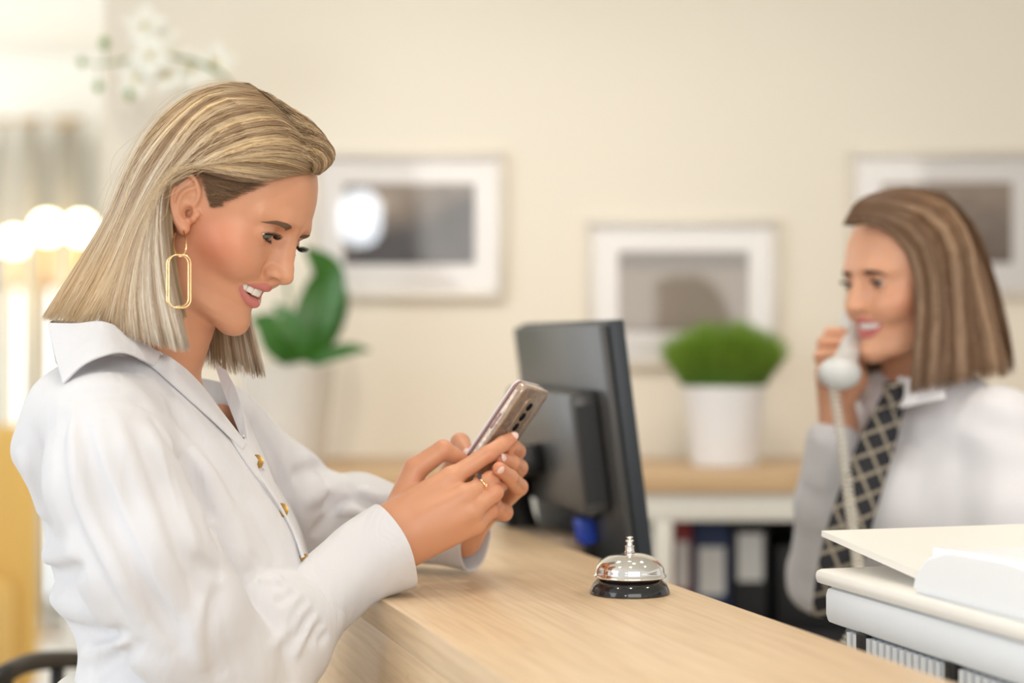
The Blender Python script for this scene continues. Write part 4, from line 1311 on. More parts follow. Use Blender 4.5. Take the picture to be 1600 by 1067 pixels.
# folds of the blouse: (kind, half width m, height m, picture polyline)
FOLDS = [
    ('v', .007, .010, [(120, 632), (135, 700), (160, 780), (196, 860), (238, 935), (290, 1020)]),
    ('r', .011, .007, [(140, 650), (165, 730), (205, 830), (255, 920), (315, 1010)]),
    ('v', .007, .008, [(108, 640), (96, 710), (108, 790), (142, 870), (190, 960)]),
    ('r', .010, .008, [(112, 625), (114, 690), (126, 770), (160, 850), (210, 940), (262, 1020)]),
    ('v', .008, .006, [(205, 660), (240, 730), (268, 810), (290, 890), (318, 960)]),
    ('r', .009, .006, [(230, 660), (262, 740), (288, 820), (312, 890)]),
    ('r', .008, .006, [(180, 640), (205, 720), (235, 800), (262, 880), (295, 950)]),
    ('v', .006, .007, [(345, 915), (330, 960), (332, 1010), (345, 1060)]),
    ('v', .005, .006, [(350, 900), (325, 885), (300, 870)]),
    ('r', .007, .006, [(320, 930), (305, 985), (318, 1050)]),
    ('v', .008, .011, [(16, 728), (40, 778), (62, 820), (80, 850)]),
    ('r', .009, .008, [(30, 700), (58, 770), (72, 815)]),
    ('v', .007, .009, [(54, 893), (90, 895), (130, 888)]),
    ('r', .010, .007, [(60, 870), (92, 872), (122, 862)]),
    ('v', .006, .010, [(98, 976), (150, 990), (200, 990)]),
    ('r', .011, .009, [(66, 930), (110, 948), (160, 955)]),
    ('v', .006, .008, [(140, 1062), (180, 1030), (222, 1006)]),
    ('r', .007, .007, [(126, 1030), (165, 1010), (200, 1002)]),
    ('v', .006, .008, [(236, 650), (268, 690), (298, 740), (322, 800), (345, 862)]),
    ('v', .008, .006, [(262, 625), (300, 668), (350, 735), (390, 800)]),
    ('r', .012, .006, [(300, 700), (340, 770), (372, 840), (388, 890)]),
    ('v', .006, .005, [(375, 760), (410, 820), (440, 880)]),
    ('v', .005, .006, [(418, 898), (432, 912), (446, 915)]), ('v', .0035, .006, [(466, 1000), (480, 970), (492, 952)]), ('v', .0035, .006, [(482, 1010), (494, 985), (505, 970)]),
    ('v', .004, .006, [(448, 985), (465, 955), (480, 935)]), ('v', .004, .005, [(430, 945), (448, 932), (464, 922)]), ('v', .0035, .005, [(497, 1006), (506, 994), (512, 988)]),
    ('r', .005, .005, [(420, 1020), (450, 980), (474, 945)]), ('r', .004, .005, [(458, 1030), (474, 995), (488, 965)]), ('r', .005, .005, [(405, 910), (425, 905), (446, 908)]),
    ('v', .006, .009, [(455, 745), (480, 735), (512, 724)]), ('r', .008, .008, [(470, 790), (520, 760), (560, 752)]),
    ('v', .006, .009, [(487, 838), (520, 800), (545, 775)]), ('v', .005, .009, [(545, 775), (575, 790), (600, 800)]), ('r', .006, .008, [(560, 765), (590, 775), (615, 772)]),
    ('r', .006, .007, [(500, 822), (530, 800), (560, 800), (600, 812)]), ('v', .005, .007, [(520, 835), (545, 815), (585, 822)]),
    ('v', .006, .008, [(500, 720), (512, 770), (505, 800)]), ('r', .007, .006, [(520, 735), (532, 770), (528, 800)]),
    ('v', .005, .004, [(110, 628), (160, 616), (205, 620), (240, 645)]),
    ('v', .005, .005, [(395, 655), (430, 720), (455, 790), (478, 850)]),
    ('c', .004, .006, [(122, 640), (150, 720), (185, 800), (222, 870), (268, 945), (318, 1040)]),
    ('c', .004, .005, [(250, 690), (275, 770), (296, 850), (322, 920)]),
    ('c', .004, .006, [(104, 628), (112, 618), (150, 610), (200, 612)]),
    ('c', .004, .006, [(10, 722), (36, 768), (60, 808), (90, 850)]),
    ('c', .004, .006, [(60, 898), (95, 896), (140, 880)]), ('c', .004, .007, [(110, 985), (155, 994), (205, 985)]), ('c', .004, .006, [(142, 1064), (182, 1028), (230, 1003)]),
    ('c', .003, .006, [(462, 760), (490, 742), (520, 732)]), ('c', .003, .007, [(490, 836), (522, 800), (545, 776)]), ('c', .003, .006, [(545, 776), (576, 792), (604, 803)]), ('c', .003, .006, [(505, 815), (540, 812), (580, 826)]),
    ('c', .003, .005, [(268, 640), (310, 690), (352, 748), (385, 800)]), ('c', .003, .004, [(345, 800), (380, 850), (410, 890)]),
    ('c', .003, .005, [(330, 900), (300, 880), (270, 850)]), ('c', .003, .006, [(348, 935), (352, 990), (372, 1050)]),
]
_fold_geo = []
for kind, w, h, poly in FOLDS:
    pts = ray_hit(blouse_base, [tuple(q) for q in catmull([V(*q) for q in poly], 3)])
    _fold_geo.append((kind, w, h, pts))

VNECK = [(225, 480), (238, 538), (256, 553), (287, 575), (315, 603), (346, 643), (382, 690), (376, 660), (366, 625), (352, 588), (335, 540), (320, 495)]
def poly_sd(x, y, poly):
    """signed distance to a 2-D polygon"""
    n = len(poly); d = np.full(x.shape, 1e9); sgn = np.ones(x.shape)
    for i in range(n):
        ax, ay = poly[i]; bx, by = poly[i - 1]
        ex, ey = bx - ax, by - ay
        wx, wy = x - ax, y - ay
        t = np.clip((wx * ex + wy * ey) / (ex * ex + ey * ey), 0, 1)
        d = np.minimum(d, (wx - ex * t) ** 2 + (wy - ey * t) ** 2)
        c1 = y >= ay; c2 = y < by; c3 = ex * wy > ey * wx
        flip = (c1 & c2 & c3) | (~c1 & ~c2 & ~c3)
        sgn = np.where(flip, -sgn, sgn)
    return sgn * np.sqrt(d)

def blouse_sd(p):
    d = blouse_base(p)
    m = np.abs(d) < 0.03
    if not m.any(): return d
    pp = p[m]; dd = d[m]
    for kind, w, h, pts in _fold_geo:
        P3 = np.array(pts)
        lo, hi = P3.min(0) - w * 4, P3.max(0) + w * 4
        k = ((pp > lo) & (pp < hi)).all(1)
        if not k.any(): continue
        sub = pp[k]
        best = None
        n = len(pts)
        for i in range(n - 1):
            a = np.asarray(pts[i], np.float32); ba = np.asarray(pts[i + 1], np.float32) - a
            t = np.clip((sub - a) @ ba / float(ba @ ba), 0, 1)
            q = sub - a - t[:, None] * ba
            e = np.sqrt((q * q).sum(1))
            tt = (i + t) / (n - 1)
            if best is None: best, bt = e, tt
            else:
                mm = e < best
                best = np.where(mm, e, best); bt = np.where(mm, tt, bt)
        fade = np.clip(np.minimum(bt, 1 - bt) * 5, 0, 1) ** 0.7
        bump = h * fade * (np.exp(-(best / (w * 1.15)) ** 2) if kind != 'c' else np.exp(-best / w))
        dd[k] += -bump if kind == 'r' else bump
    # slight unevenness of the cloth
    x, y, z = pp[:, 0], pp[:, 1], pp[:, 2]
    dd += 0.0012 * np.sin(x * 42 + z * 31 + 2 * np.sin(y * 25)) * np.sin(z * 24 - x * 15 + 1.3)
    d = d.copy(); d[m] = dd
    # open V at the throat
    mk = (p[:, 2] > zpx(720)) & (p[:, 1] < 1.97)
    if mk.any():
        q = p[mk]
        px = q[:, 0] / q[:, 1] * FPX + 800; py = 533.5 - (q[:, 2] - CAM_H) / q[:, 1] * FPX
        d[mk] = smax(d[mk], -poly_sd(px, py, VNECK) * (1.85 / FPX), .0025)
    return d

def neck_sd(p):
    n = chain_sd(p, [P(292, 400, 1.85), P(245, 510, 1.852), P(215, 600, 1.855)], [.053, .052, .062], .02)
    n = smin(n, cap_sd(p, P(212, 648, 1.80), P(232, 648, 1.905), .028), .045)     # collar bones / shoulders
    ch = torso_sd(p, -0.024)
    return smin(n, ch, .022)

def hand_sd(p, fingers, palm, palm_r, wrist):
    d = None
    for i in range(len(palm)):
        e = cap_sd(p, wrist[i][0], palm[i], wrist[i][1], palm_r[i])
        d = e if d is None else smin(d, e, .009)
    fd = None
    for pts, rs in fingers:
        e = chain_sd(p, pts, rs, .003)
        fd = e if fd is None else smin(fd, e, .0012)
    return smin(d, fd, .0055)

# right hand (nearer): joints as picture column, row, depth
def J(*a): return [P(*q) for q in a]
WN = [(P(606, 818, 1.897), .0215), (P(612, 834, 1.89), .023), (P(620, 850, 1.89), .023), (P(628, 862, 1.895), .020)]
RH_PALM = J((704, 747, 1.905), (725, 776, 1.893), (735, 799, 1.893), (741, 818, 1.902))
RH_F = [
    (J((706, 746, 1.905), (763, 709, 1.915), (786, 693, 1.925), (798, 686, 1.932)), [.0105, .0092, .0082, .0072]),
    (J((726, 775, 1.893), (766, 750, 1.910), (778, 740, 1.938), (776, 732, 1.955)), [.0105, .0094, .0084, .007]),
    (J((736, 798, 1.893), (773, 769, 1.903), (780, 758, 1.930), (776, 750, 1.945)), [.0104, .0092, .0082, .007]),
    (J((741, 818, 1.902), (766, 798, 1.915), (772, 786, 1.935), (768, 776, 1.945)), [.0098, .0086, .0076, .0065]),
    (J((622, 800, 1.915), (648, 734, 1.925), (692, 703, 1.93), (722, 718, 1.938)), [.0165, .0128, .0108, .0075]),
]
LH_W = [(P(720, 824, 2.045), .019), (P(720, 834, 2.05), .020), (P(722, 843, 2.06), .019)]
LH_PALM = J((765, 795, 2.035), (790, 760, 2.03), (795, 735, 2.03))
LH_F = [
    (J((795, 735, 2.03), (808, 705, 1.985), (803, 699, 1.962), (796, 701, 1.945)), [.0100, .0092, .0083, .0072]),
    (J((795, 755, 2.025), (811, 731, 1.98), (800, 723, 1.945), (783, 717, 1.925)), [.0102, .0096, .0086, .0074]),
    (J((790, 780, 2.02), (811, 761, 1.965), (797, 746, 1.925), (780, 732, 1.900)), [.0102, .0096, .0086, .0074]),
    (J((770, 800, 2.02), (787, 800, 1.975), (775, 793, 1.950), (762, 784, 1.94)), [.0102, .0100, .0086, .0074]),
    (J((740, 790, 2.03), (706, 735, 2.02), (719, 692, 2.0), (731, 708, 1.975)), [.0165, .0125, .0108, .0078]),
]
def rh_sd(p):
    d = hand_sd(p, RH_F, RH_PALM, [.0126, .0132, .0128, .0120], WN)
    return smin(d, cap_sd(p, P(617, 842, 1.893), P(500, 940, 1.83), .0265, .033), .015)
def lh_sd(p):
    d = hand_sd(p, LH_F, LH_PALM, [.013, .0125, .012], LH_W)
    return smin(d, cap_sd(p, P(720, 836, 2.055), P(640, 822, 2.09), .0215, .029), .015)

# ------------------------------------------------------------------ assembling the customer
def drape(pxs, off=0.0, fn=blouse_base):
    return [h * (1 - off / np.linalg.norm(h - V(0, 0, CAM_H))) + V(0, 0, CAM_H) * (off / np.linalg.norm(h - V(0, 0, CAM_H))) for h in ray_hit(fn, pxs)]

def patch(name, rows, mat_, parent, thick=0.0016, per=6):
    """smooth sheet through a grid of control points, given a thickness"""
    R = [np.array(catmull(r, per)) for r in rows]
    G = np.array(R)                                         # rows x cols
    G = np.stack([np.array(catmull([G[i, j] for i in range(len(rows))], per)) for j in range(G.shape[1])], 1)
    a, b = G.shape[:2]
    du = np.gradient(G, axis=0); dv = np.gradient(G, axis=1)
    n = np.cross(du, dv); n /= np.linalg.norm(n, axis=2, keepdims=True) + 1e-12
    if n[..., 1].mean() > 0: n = -n
    v = np.concatenate([(G + n * thick / 2).reshape(-1, 3), (G - n * thick / 2).reshape(-1, 3)])
    f = []; o = a * b
    for i in range(a - 1):
        for j in range(b - 1):
            q = [i * b + j, i * b + j + 1, (i + 1) * b + j + 1, (i + 1) * b + j]
            f.append(q); f.append([x + o for x in q[::-1]])
    rim = [i * b for i in range(a)] + [(a - 1) * b + j for j in range(1, b)] + [i * b + b - 1 for i in range(a - 2, -1, -1)] + [j for j in range(b - 2, 0, -1)]
    for i in range(len(rim)):
        x, y = rim[i], rim[(i + 1) % len(rim)]
        f.append([x, y, y + o, x + o])
    ob = mesh_obj(name, v, np.array(f), mat_, parent)
    bm = bmesh.new(); bm.from_mesh(ob.data); bmesh.ops.recalc_face_normals(bm, faces=bm.faces[:]); bm.to_mesh(ob.data); bm.free()
    return auto_smooth(ob, 50)

def sheet_tube(name, cents, rads, mat_, parent, e2s=1.0, thick=0.0018, n=48, up=(0, 0, 1), bulge=None):
    """open cloth tube with real thickness along a centre line; rads along the up-ish axis, e2s scales the other axis"""
    C = np.array(catmull(cents, 6)); K = len(C)
    Rr = np.interp(np.linspace(0, 1, K), np.linspace(0, 1, len(rads)), rads)
    t = np.gradient(C, axis=0); t /= np.linalg.norm(t, axis=1, keepdims=True)
    e1 = np.asarray(up, float) - t * (t @ np.asarray(up, float))[:, None]; e1 /= np.linalg.norm(e1, axis=1, keepdims=True)
    e2 = np.cross(t, e1)
    an = np.linspace(0, 2 * math.pi, n, endpoint=False)
    def ring(k, r):
        w = np.ones(n) if bulge is None else 1 + bulge(an, k / (K - 1))
        return C[k] + (np.cos(an) * w)[:, None] * e1[k] * r + (np.sin(an) * w)[:, None] * e2[k] * r * e2s
    out = np.array([ring(k, Rr[k]) for k in range(K)]); inn = np.array([ring(k, Rr[k] - thick) for k in range(K)])
    v = np.concatenate([out.reshape(-1, 3), inn.reshape(-1, 3)]); o = K * n; f = []
    for k in range(K - 1):
        for j in range(n):
            j2 = (j + 1) % n
            q = [k * n + j, k * n + j2, (k + 1) * n + j2, (k + 1) * n + j]
            f.append(q); f.append([x + o for x in q[::-1]])
    for k in (0, K - 1):
        for j in range(n):
            j2 = (j + 1) % n
            f.append([k * n + j, k * n + j2, k * n + j2 + o, k * n + j + o])
    ob = mesh_obj(name, v, np.array(f), mat_, parent)
    bm = bmesh.new(); bm.from_mesh(ob.data); bmesh.ops.recalc_face_normals(bm, faces=bm.faces[:]); bm.to_mesh(ob.data); bm.free()
    return auto_smooth(ob, 60)

RES = 1.0
def cloth_bump(m, sc=11.0, strength=0.35):
    """soft wrinkles too small to model, plus the weave"""
    nt = m.node_tree
    tc = nt.nodes.new('ShaderNodeTexCoord'); mp = nt.nodes.new('ShaderNodeMapping')
    mp.inputs['Rotation'].default_value = (0, math.radians(-32), 0); mp.inputs['Scale'].default_value = (2.2, 1.4, 0.8)
    nt.links.new(tc.outputs['Object'], mp.inputs['Vector'])
    n = nt.nodes.new('ShaderNodeTexNoise'); n.inputs['Scale'].default_value = sc; n.inputs['Detail'].default_value = 3.0; n.inputs['Distortion'].default_value = 0.8
    nt.links.new(mp.outputs['Vector'], n.inputs['Vector'])
    bp = nt.nodes.new('ShaderNodeBump'); bp.inputs['Strength'].default_value = strength; bp.inputs['Distance'].default_value = 0.012
    nt.links.new(n.outputs['Fac'], bp.inputs['Height'])
    n2 = nt.nodes.new('ShaderNodeTexNoise'); n2.inputs['Scale'].default_value = 1400
    nt.links.new(tc.outputs['Object'], n2.inputs['Vector'])
    bp2 = nt.nodes.new('ShaderNodeBump'); bp2.inputs['Strength'].default_value = 0.08; bp2.inputs['Distance'].default_value = 0.0006
    nt.links.new(n2.outputs['Fac'], bp2.inputs['Height']); nt.links.new(bp.outputs['Normal'], bp2.inputs['Normal'])
    nt.links.new(bp2.outputs['Normal'], bsdf(m).inputs['Normal'])
M['skin_a'] = make_skin('tan_skin', (0.66, 0.325, 0.19), (0.62, 0.205, 0.11), (0.58, 0.20, 0.17))
M['blouse'] = mat('white_cotton', (0.69, 0.69, 0.715), rough=0.75, sheen=0.15)
cloth_bump(M['blouse'])
M['lash'] = mat('black_lash', (0.008, 0.006, 0.005), rough=0.5)
M['brow_a'] = mat('brown_brow', (0.20, 0.115, 0.068), rough=0.6)
M['tooth'] = mat('tooth', (0.88, 0.85, 0.80), rough=0.18, sss=0.1, sss_s=0.003)
M['nail'] = mat('pale_pink_nail', (0.86, 0.62, 0.56), rough=0.12, coat=0.5)

woman = empty('person', (TX[0], 1.85, 0)); tag(woman, 'blonde woman in a white blouse smiling down at a phone', 'person')
wbase = np.array(woman.location)
def adopt(o, parent):
    """a mesh built in world coordinates becomes a part (of a thing standing unrotated at its base) or a sub-part"""
    o.parent = parent
    if parent.parent is None:
        o.matrix_parent_inverse = Matrix.Translation(-Vector(parent.location))
    return o

# body: head, neck and chest, arms, both hands as one mesh
v1, q1 = march(lambda p: smin(face_sd(hw.local(p), (4.5, -25.0)) * .001, neck_sd(p), .012), (-.47, 1.66, 1.20), (-.16, 2.03, 1.66), .0016 * RES)
def grid_of(fn, pts, pad, h): 
    pts = np.array(pts); return march(fn, pts.min(0) - pad, pts.max(0) + pad, h)
v2, q2 = grid_of(rh_sd, [x for f in RH_F for x in f[0]] + [P(500, 940, 1.83)], .05, .00135 * RES)
v3, q3 = grid_of(lh_sd, [x for f in LH_F for x in f[0]] + [P(640, 822, 2.09)], .05, .0015 * RES)
def under_sd(p):
    d = torso_sd(p, -0.026)
    d = smin(d, chain_sd(p, [P(185, 670, 1.745), P(230, 870, 1.70), P(385, 1075, 1.76), P(500, 940, 1.83)], [.034, .040, .038, .031]), .010)
    d = smin(d, chain_sd(p, [P(345, 668, 1.98), P(437, 772, 2.07), P(490, 828, 2.12), P(640, 822, 2.09)], [.030, .038, .036, .029]), .008)
    return d
v4, q4 = march(under_sd, (-.56, 1.6, .95), (-.06, 2.25, 1.33), .006)
vb, qb = merge_geo([(v1, q1), (v2, q2), (v3, q3), (v4, q4)])
lq = hw.local(v1.astype(np.float32))
lip, bl, inn = skin_masks(lq)
farv = (lq[:, 2] < -100)
lip[farv] = 0; bl[farv] = 0; inn[farv] = 0
def knuckles(v, fingers):
    b = np.zeros(len(v))
    for pts, rs in fingers:
        for p_, a_ in zip(pts[1:], (.55, .35, .75)):
            b = np.maximum(b, a_ * np.exp(-(((v - p_) ** 2).sum(1)) / .010 ** 2))
    return b
pad = np.zeros(len(v2) + len(v3) + len(v4))
hbl = np.concatenate([knuckles(v2, RH_F), knuckles(v3, LH_F), np.zeros(len(v4))])
adopt(mesh_obj('body', vb, qb, M['skin_a'], None, attrs={'lip': np.concatenate([lip, pad]), 'blush': np.concatenate([bl * .75, hbl]), 'inner': np.concatenate([inn, pad])}), woman)
print('body', len(vb), time.time() - T0)

_before = set(bpy.data.objects)
build_eyes(hw, None, make_iris_mat('grey_green_iris', (0.13, 0.17, 0.13)), M['lash'], M['brow_a'], gaze=(.82, .24, -.45), lids=(4.5, -25.0))
build_teeth(hw, None, M['tooth'])
for o in set(bpy.data.objects) - _before: adopt(o, woman)

# blouse
vbl, qbl = march(blouse_sd, (-.57, 1.55, .93), (-.02, 2.25, 1.38), .0031 * RES)
blouse = adopt(mesh_obj('blouse', vbl, qbl, M['blouse'], None), woman)
print('blouse', len(vbl), time.time() - T0)
# collar leaf (near), laid back over the shoulder
c_in = [P(76, 505, 1.83), P(118, 506, 1.79), P(165, 504, 1.768), P(212, 528, 1.772), P(250, 552, 1.785)]
c_mid = [P(86, 552, 1.765), P(120, 542, 1.745), P(160, 532, 1.737), P(204, 541, 1.748), P(247, 561, 1.776)]
c_out = [P(99, 599, 1.708), P(127, 572, 1.708), P(158, 557, 1.713), P(194, 551, 1.728), P(240, 571, 1.768)]
adopt(patch('collar_stand', [[P(76, 505, 1.83), P(88, 500, 1.90), P(140, 505, 1.955), P(210, 520, 1.97)], [P(88, 566, 1.80), P(100, 575, 1.92), P(150, 575, 1.98), P(220, 570, 1.98)]], M['blouse'], None), blouse)
adopt(patch('collar', [c_in, c_mid, c_out], M['blouse'], None), blouse)
c2 = [P(300, 520, 1.945), P(322, 540, 1.948), P(350, 574, 1.935)], [P(318, 535, 1.96), P(338, 560, 1.955), P(356, 590, 1.94)]
adopt(patch('collar', [c2[0], c2[1]], M['blouse'], None), blouse)
# turned-back lapels along the opening
e_ = [(236, 545), (262, 556), (290, 577), (318, 606), (348, 646), (384, 692)]
i_ = [(215, 560), (240, 575), (270, 601), (300, 628), (335, 660), (378, 702)]
m_ = [((a[0] + b[0]) / 2, (a[1] + b[1]) / 2) for a, b in zip(e_, i_)]
adopt(patch('lapel', [drape(e_, .010), drape(m_, .011), drape(i_, .004)], M['blouse'], None), blouse)
fe = [(353, 578), (367, 605), (378, 635), (384, 662), (388, 692)]
fi = [(336, 570), (347, 603), (358, 634), (369, 662), (381, 692)]
adopt(patch('lapel', [[P(x, y, 1.893 - .012 * k) for k, (x, y) in enumerate(fe)], [P(x, y, 1.90 - .012 * k) for k, (x, y) in enumerate(fi)]], M['blouse'], None), blouse)
# button band and buttons
bl_l = [(350, 668), (384, 722), (412, 762), (437, 800), (456, 835), (470, 872)]
bl_r = [(384, 692), (412, 732), (436, 764), (455, 797), (470, 830), (482, 868)]
bl_m = [((a[0] + b[0]) / 2, (a[1] + b[1]) / 2) for a, b in zip(bl_l, bl_r)]
adopt(patch('button_band', [drape(bl_l, .0015), drape(bl_m, .004), drape(bl_r, .004)], M['blouse'], None), blouse)
for px, py in ((401, 721), (440, 797), (475, 876)):
    c = drape([(px, py)], .0078)[0]
    nrm = V(0.45, -0.80, 0.25); nrm /= np.linalg.norm(nrm)
    Rm = Vector(nrm).to_track_quat('Z', 'Y').to_matrix().to_4x4()
    mb = MB(); mb.lathe([(.0005, -.001), (.0068, -.001), (.0074, 0.0002), (.0068, .0016), (.0052, .0012), (.0005, .0010)], c=tuple(c), n=28, M=Rm)
    adopt(auto_smooth(mb.build('button', M['brass'], None)), blouse)
# cuffs
def wav(an, t): return 0.035 * np.sin(3 * an + 4 * t) * t + 0.02 * np.sin(5 * an + 1)
adopt(sheet_tube('cuff', [P(478, 955, 1.815), P(520, 915, 1.845), P(565, 880, 1.868), P(616, 853, 1.885)], [.0415, .0425, .042, .045, .049], M['blouse'], None, e2s=.92, bulge=wav), blouse)
adopt(sheet_tube('cuff', [P(622, 822, 2.10), P(660, 832, 2.085), P(700, 840, 2.072), P(743, 850, 2.055)], [.038, .036, .033, .032], M['blouse'], None, e2s=1.1, bulge=wav), blouse)
print('cuffs', time.time() - T0)

# trousers and shoes
M['trouser'] = mat('cream_trousers', (0.74, 0.72, 0.66), rough=0.8)
def trouser_sd(p):
    z = p[:, 2]
    hips = loft_sd(p, np.array([.78, .86, .95, 1.0, 1.05]), np.array([xpx(292)] * 5), np.full(5, 1.85), np.array([.125, .132, .126, .120, .117]), np.array([.170, .178, .172, .160, .155]), TYAW)
    d = smax(hips, (z - 1.036) - 0.12 * (p[:, 0] - xpx(230)), .004)
    F, S = fr(TYAW)
    for s_ in (1, -1):
        c = V(xpx(292), 1.85, 0) + S * s_ * .088
        d = smin(d, chain_sd(p, [c + V(0, 0, .86), c + V(.01, 0, .50), c + V(-.02, 0, .09)], [.090, .066, .060]), .03)
    return np.maximum(d, .07 - z)
vt, qt = march(trouser_sd, (-.52, 1.6, .03), (-.16, 2.1, 1.09), .006)
adopt(mesh_obj('trousers', vt, qt, M['trouser'], None), woman)
for s_ in (1, -1):
    F, S = fr(TYAW)
    c = V(xpx(292) - .02, 1.85, 0) + S * s_ * .088
    Rf = np.stack([F, S, V(0, 0, 1)], 1)
    fn = lambda p: np.maximum(smin(ell_sd(p, c + F * .07 + V(0, 0, .03), (.125, .042, .034), Rf), cap_sd(p, c + V(0, 0, .04), c + V(0, 0, .10), .040, .042), .03), .0015 - p[:, 2])
    v, q = march(fn, c - .2 + V(0, 0, .19), c + V(.25, .2, .16), .005)
    adopt(mesh_obj('shoe', v, q, M['black'], None), woman)

# nails: (fingertip, joint before it, radius, facing)
def nail(tip, prev, r, face, w=.0052, l=.0058):
    t = tip - prev; t /= np.linalg.norm(t)
    n = np.asarray(face, float); n = n - t * (n @ t); n /= np.linalg.norm(n)
    s_ = np.cross(t, n)
    R = np.stack([t, s_, n], 1)
    c = tip + n * r * 0.78 + t * r * 0.35
    vs = []; fs = []; a, b = 10, 16
    for i in range(a + 1):
        th = math.pi * i / a
        for j in range(b):
            ph = 2 * math.pi * j / b
            x, y, z = math.cos(th) * l, math.sin(th) * math.cos(ph) * w, math.sin(th) * math.sin(ph) * .0016
            z -= (y / w) ** 2 * .0016 + .25 * (x / l) ** 2 * .001
            vs.append(R @ np.array([x, y, z]) + c)
    for i in range(a):
        for j in range(b):
            fs.append([i * b + j, i * b + (j + 1) % b, (i + 1) * b + (j + 1) % b, (i + 1) * b + j])
    adopt(mesh_obj('fingernail', vs, np.array(fs), M['nail'], None), woman)
for (pts, rs), face in list(zip(RH_F, [(.55, -.5, .7), (.6, -.7, .2), (.6, -.7, .2), (.6, -.7, 0), (.1, -.6, .8)]))[:1] + list(zip(LH_F, [(-.3, -1, .35), (-.35, -1, .3), (-.35, -1, .35), (-.3, -1, 0), (-.5, -.6, .6)])):
    nail(pts[-1], pts[-2], rs[-1], face)

# ring on the nearer hand
ra, rb = RH_F[1][0][0], RH_F[1][0][1]
rc = ra + (rb - ra) * .62
rt = (rb - ra) / np.linalg.norm(rb - ra)
Rm = Vector(rt).to_track_quat('Z', 'Y').to_matrix().to_4x4()
ringo = empty('finger_ring', tuple(rc)); tag(ringo, 'slim gold ring with a dark stone on her finger', 'ring')
mb = MB(); mb.tube([tuple(Rm @ Vector((.0107 * math.cos(a), .0107 * math.sin(a), 0))) for a in np.linspace(0, 2 * math.pi, 40, endpoint=False)], .0013, n=8, closed=True); mb.build('band', M['gold'], ringo, True)
cd = -rc + V(0, 0, CAM_H); cd = cd - rt * (cd @ rt); cd /= np.linalg.norm(cd)
sd_ = np.cross(rt, cd); g0 = cd * .0112 * .75 + sd_ * .0112 * -.66
mb = MB(); mb.tube([tuple(g0 * 1.0), tuple(g0 * 1.12), tuple(g0 * 1.25), tuple(g0 * 1.34)], [.0018, .0026, .0026, .0012], n=8); mb.build('stone', mat('dark_stone', (.03, .04, .08), rough=.05, coat=1), ringo)
g1 = cd * .0107 * .98 + sd_ * .0107 * .25
mb = MB(); mb.lathe([(.0002, -.002), (.0016, -.001), (.0018, .0003), (.0012, .0016), (.0002, .002)], c=tuple(g1 * 1.15), n=12); mb.build('bead', M['gold'], ringo, True)

# earring
er = empty('earring', tuple(hpt(284, 362, 78))); tag(er, 'gold drop earring of two long rounded hoops hanging from her ear', 'earring')
eb = np.array(er.location)
hoop = [hpt(*q) for q in ((287, 360, 80), (291, 375, 88), (290, 392, 94), (282, 401, 96), (274, 394, 92), (271, 377, 84), (274, 363, 77))]
mb = MB(); mb.tube([tuple(p - eb) for p in catmull(hoop, 6)], .0008, n=8); mb.build('ear_wire', M['gold'], er, True)
def rr_loop(x0, x1, y0, y1, r, s0, s1):
    pts = []
    for cx, cy, a0 in ((x1 - r, y0 + r, -90), (x1 - r, y1 - r, 0), (x0 + r, y1 - r, 90), (x0 + r, y0 + r, 180)):
        for k in range(8):
            a = math.radians(a0 + k * 90 / 7)
            px, py = cx + r * math.cos(a), cy + r * math.sin(a)
            pts.append(hpt(px, py, s0 + (s1 - s0) * (px - x0) / (x1 - x0)) - eb)
    return [tuple(p) for p in pts]
mb = MB(); mb.tube(rr_loop(260.5, 294.5, 399, 479, 13, 99, 95), .00072, n=8, closed=True); mb.build('hoop', M['gold'], er, True)
mb = MB(); mb.tube(rr_loop(264, 298, 398, 481, 13, 101, 93), .00072, n=8, closed=True); mb.build('hoop', M['gold'], er, True)

# ------------------------------------------------------------------ phone in her hands
pa = P(806, 591, 1.925); pbv = P(846, 601, 1.99)
Wv = pbv - pa; Wv /= np.linalg.norm(Wv)
Lv = P(736, 700, 1.942) - pa; Lv -= Wv * (Lv @ Wv); Lv /= np.linalg.norm(Lv)
Nv = np.cross(Lv, Wv); Nv = Nv if Nv[0] < 0 else -Nv
PHW, PHL, PHT = .0715, .150, .0150
pc = pa + Wv * PHW / 2 + Lv * PHL / 2 - Nv * PHT / 2
phone = empty('smartphone', tuple(pc)); tag(phone, 'smartphone in a glittery bronze clear case held in both hands', 'phone')
PR = np.stack([Wv, Lv, Nv], 1)
def phbox(name, w0, w1, l0, l1, n0, n1, m, rad, parent=phone, seg=4):
    bm = bmesh.new(); bmesh.ops.create_cube(bm, size=1.0)
    bmesh.ops.scale(bm, vec=(w1 - w0, l1 - l0, n1 - n0), verts=bm.verts)
    ed = [e for e in bm.edges if abs(e.verts[0].co.z - e.verts[1].co.z) > 1e-6]
    bmesh.ops.bevel(bm, geom=ed, offset=rad, segments=6, affect='EDGES', profile=.5)
    ed = [e for e in bm.edges if abs(e.verts[0].co.z - e.verts[1].co.z) < 1e-6]
    bmesh.ops.bevel(bm, geom=ed, offset=min(.0022, (n1 - n0) * .32), segments=3, affect='EDGES', profile=.5)
    bmesh.ops.translate(bm, vec=((w0 + w1) / 2, (l0 + l1) / 2, (n0 + n1) / 2), verts=bm.verts)
    bm.verts.index_update()
    o = mesh_obj(name, np.array([v.co for v in bm.verts]) @ PR.T, [[v.index for v in f.verts] for f in bm.faces], m, parent); bm.free()
    return auto_smooth(o, 40)
M['case'] = mat('bronze_clear_case', (0.44, 0.33, 0.25), rough=0.10, coat=0.8, metal=0.35, noise=0.5, nscale=170, bump=0.35, bscale=260)
M['phone_side'] = mat('mauve_phone_side', (0.34, 0.21, 0.22), rough=0.2, metal=0.5)
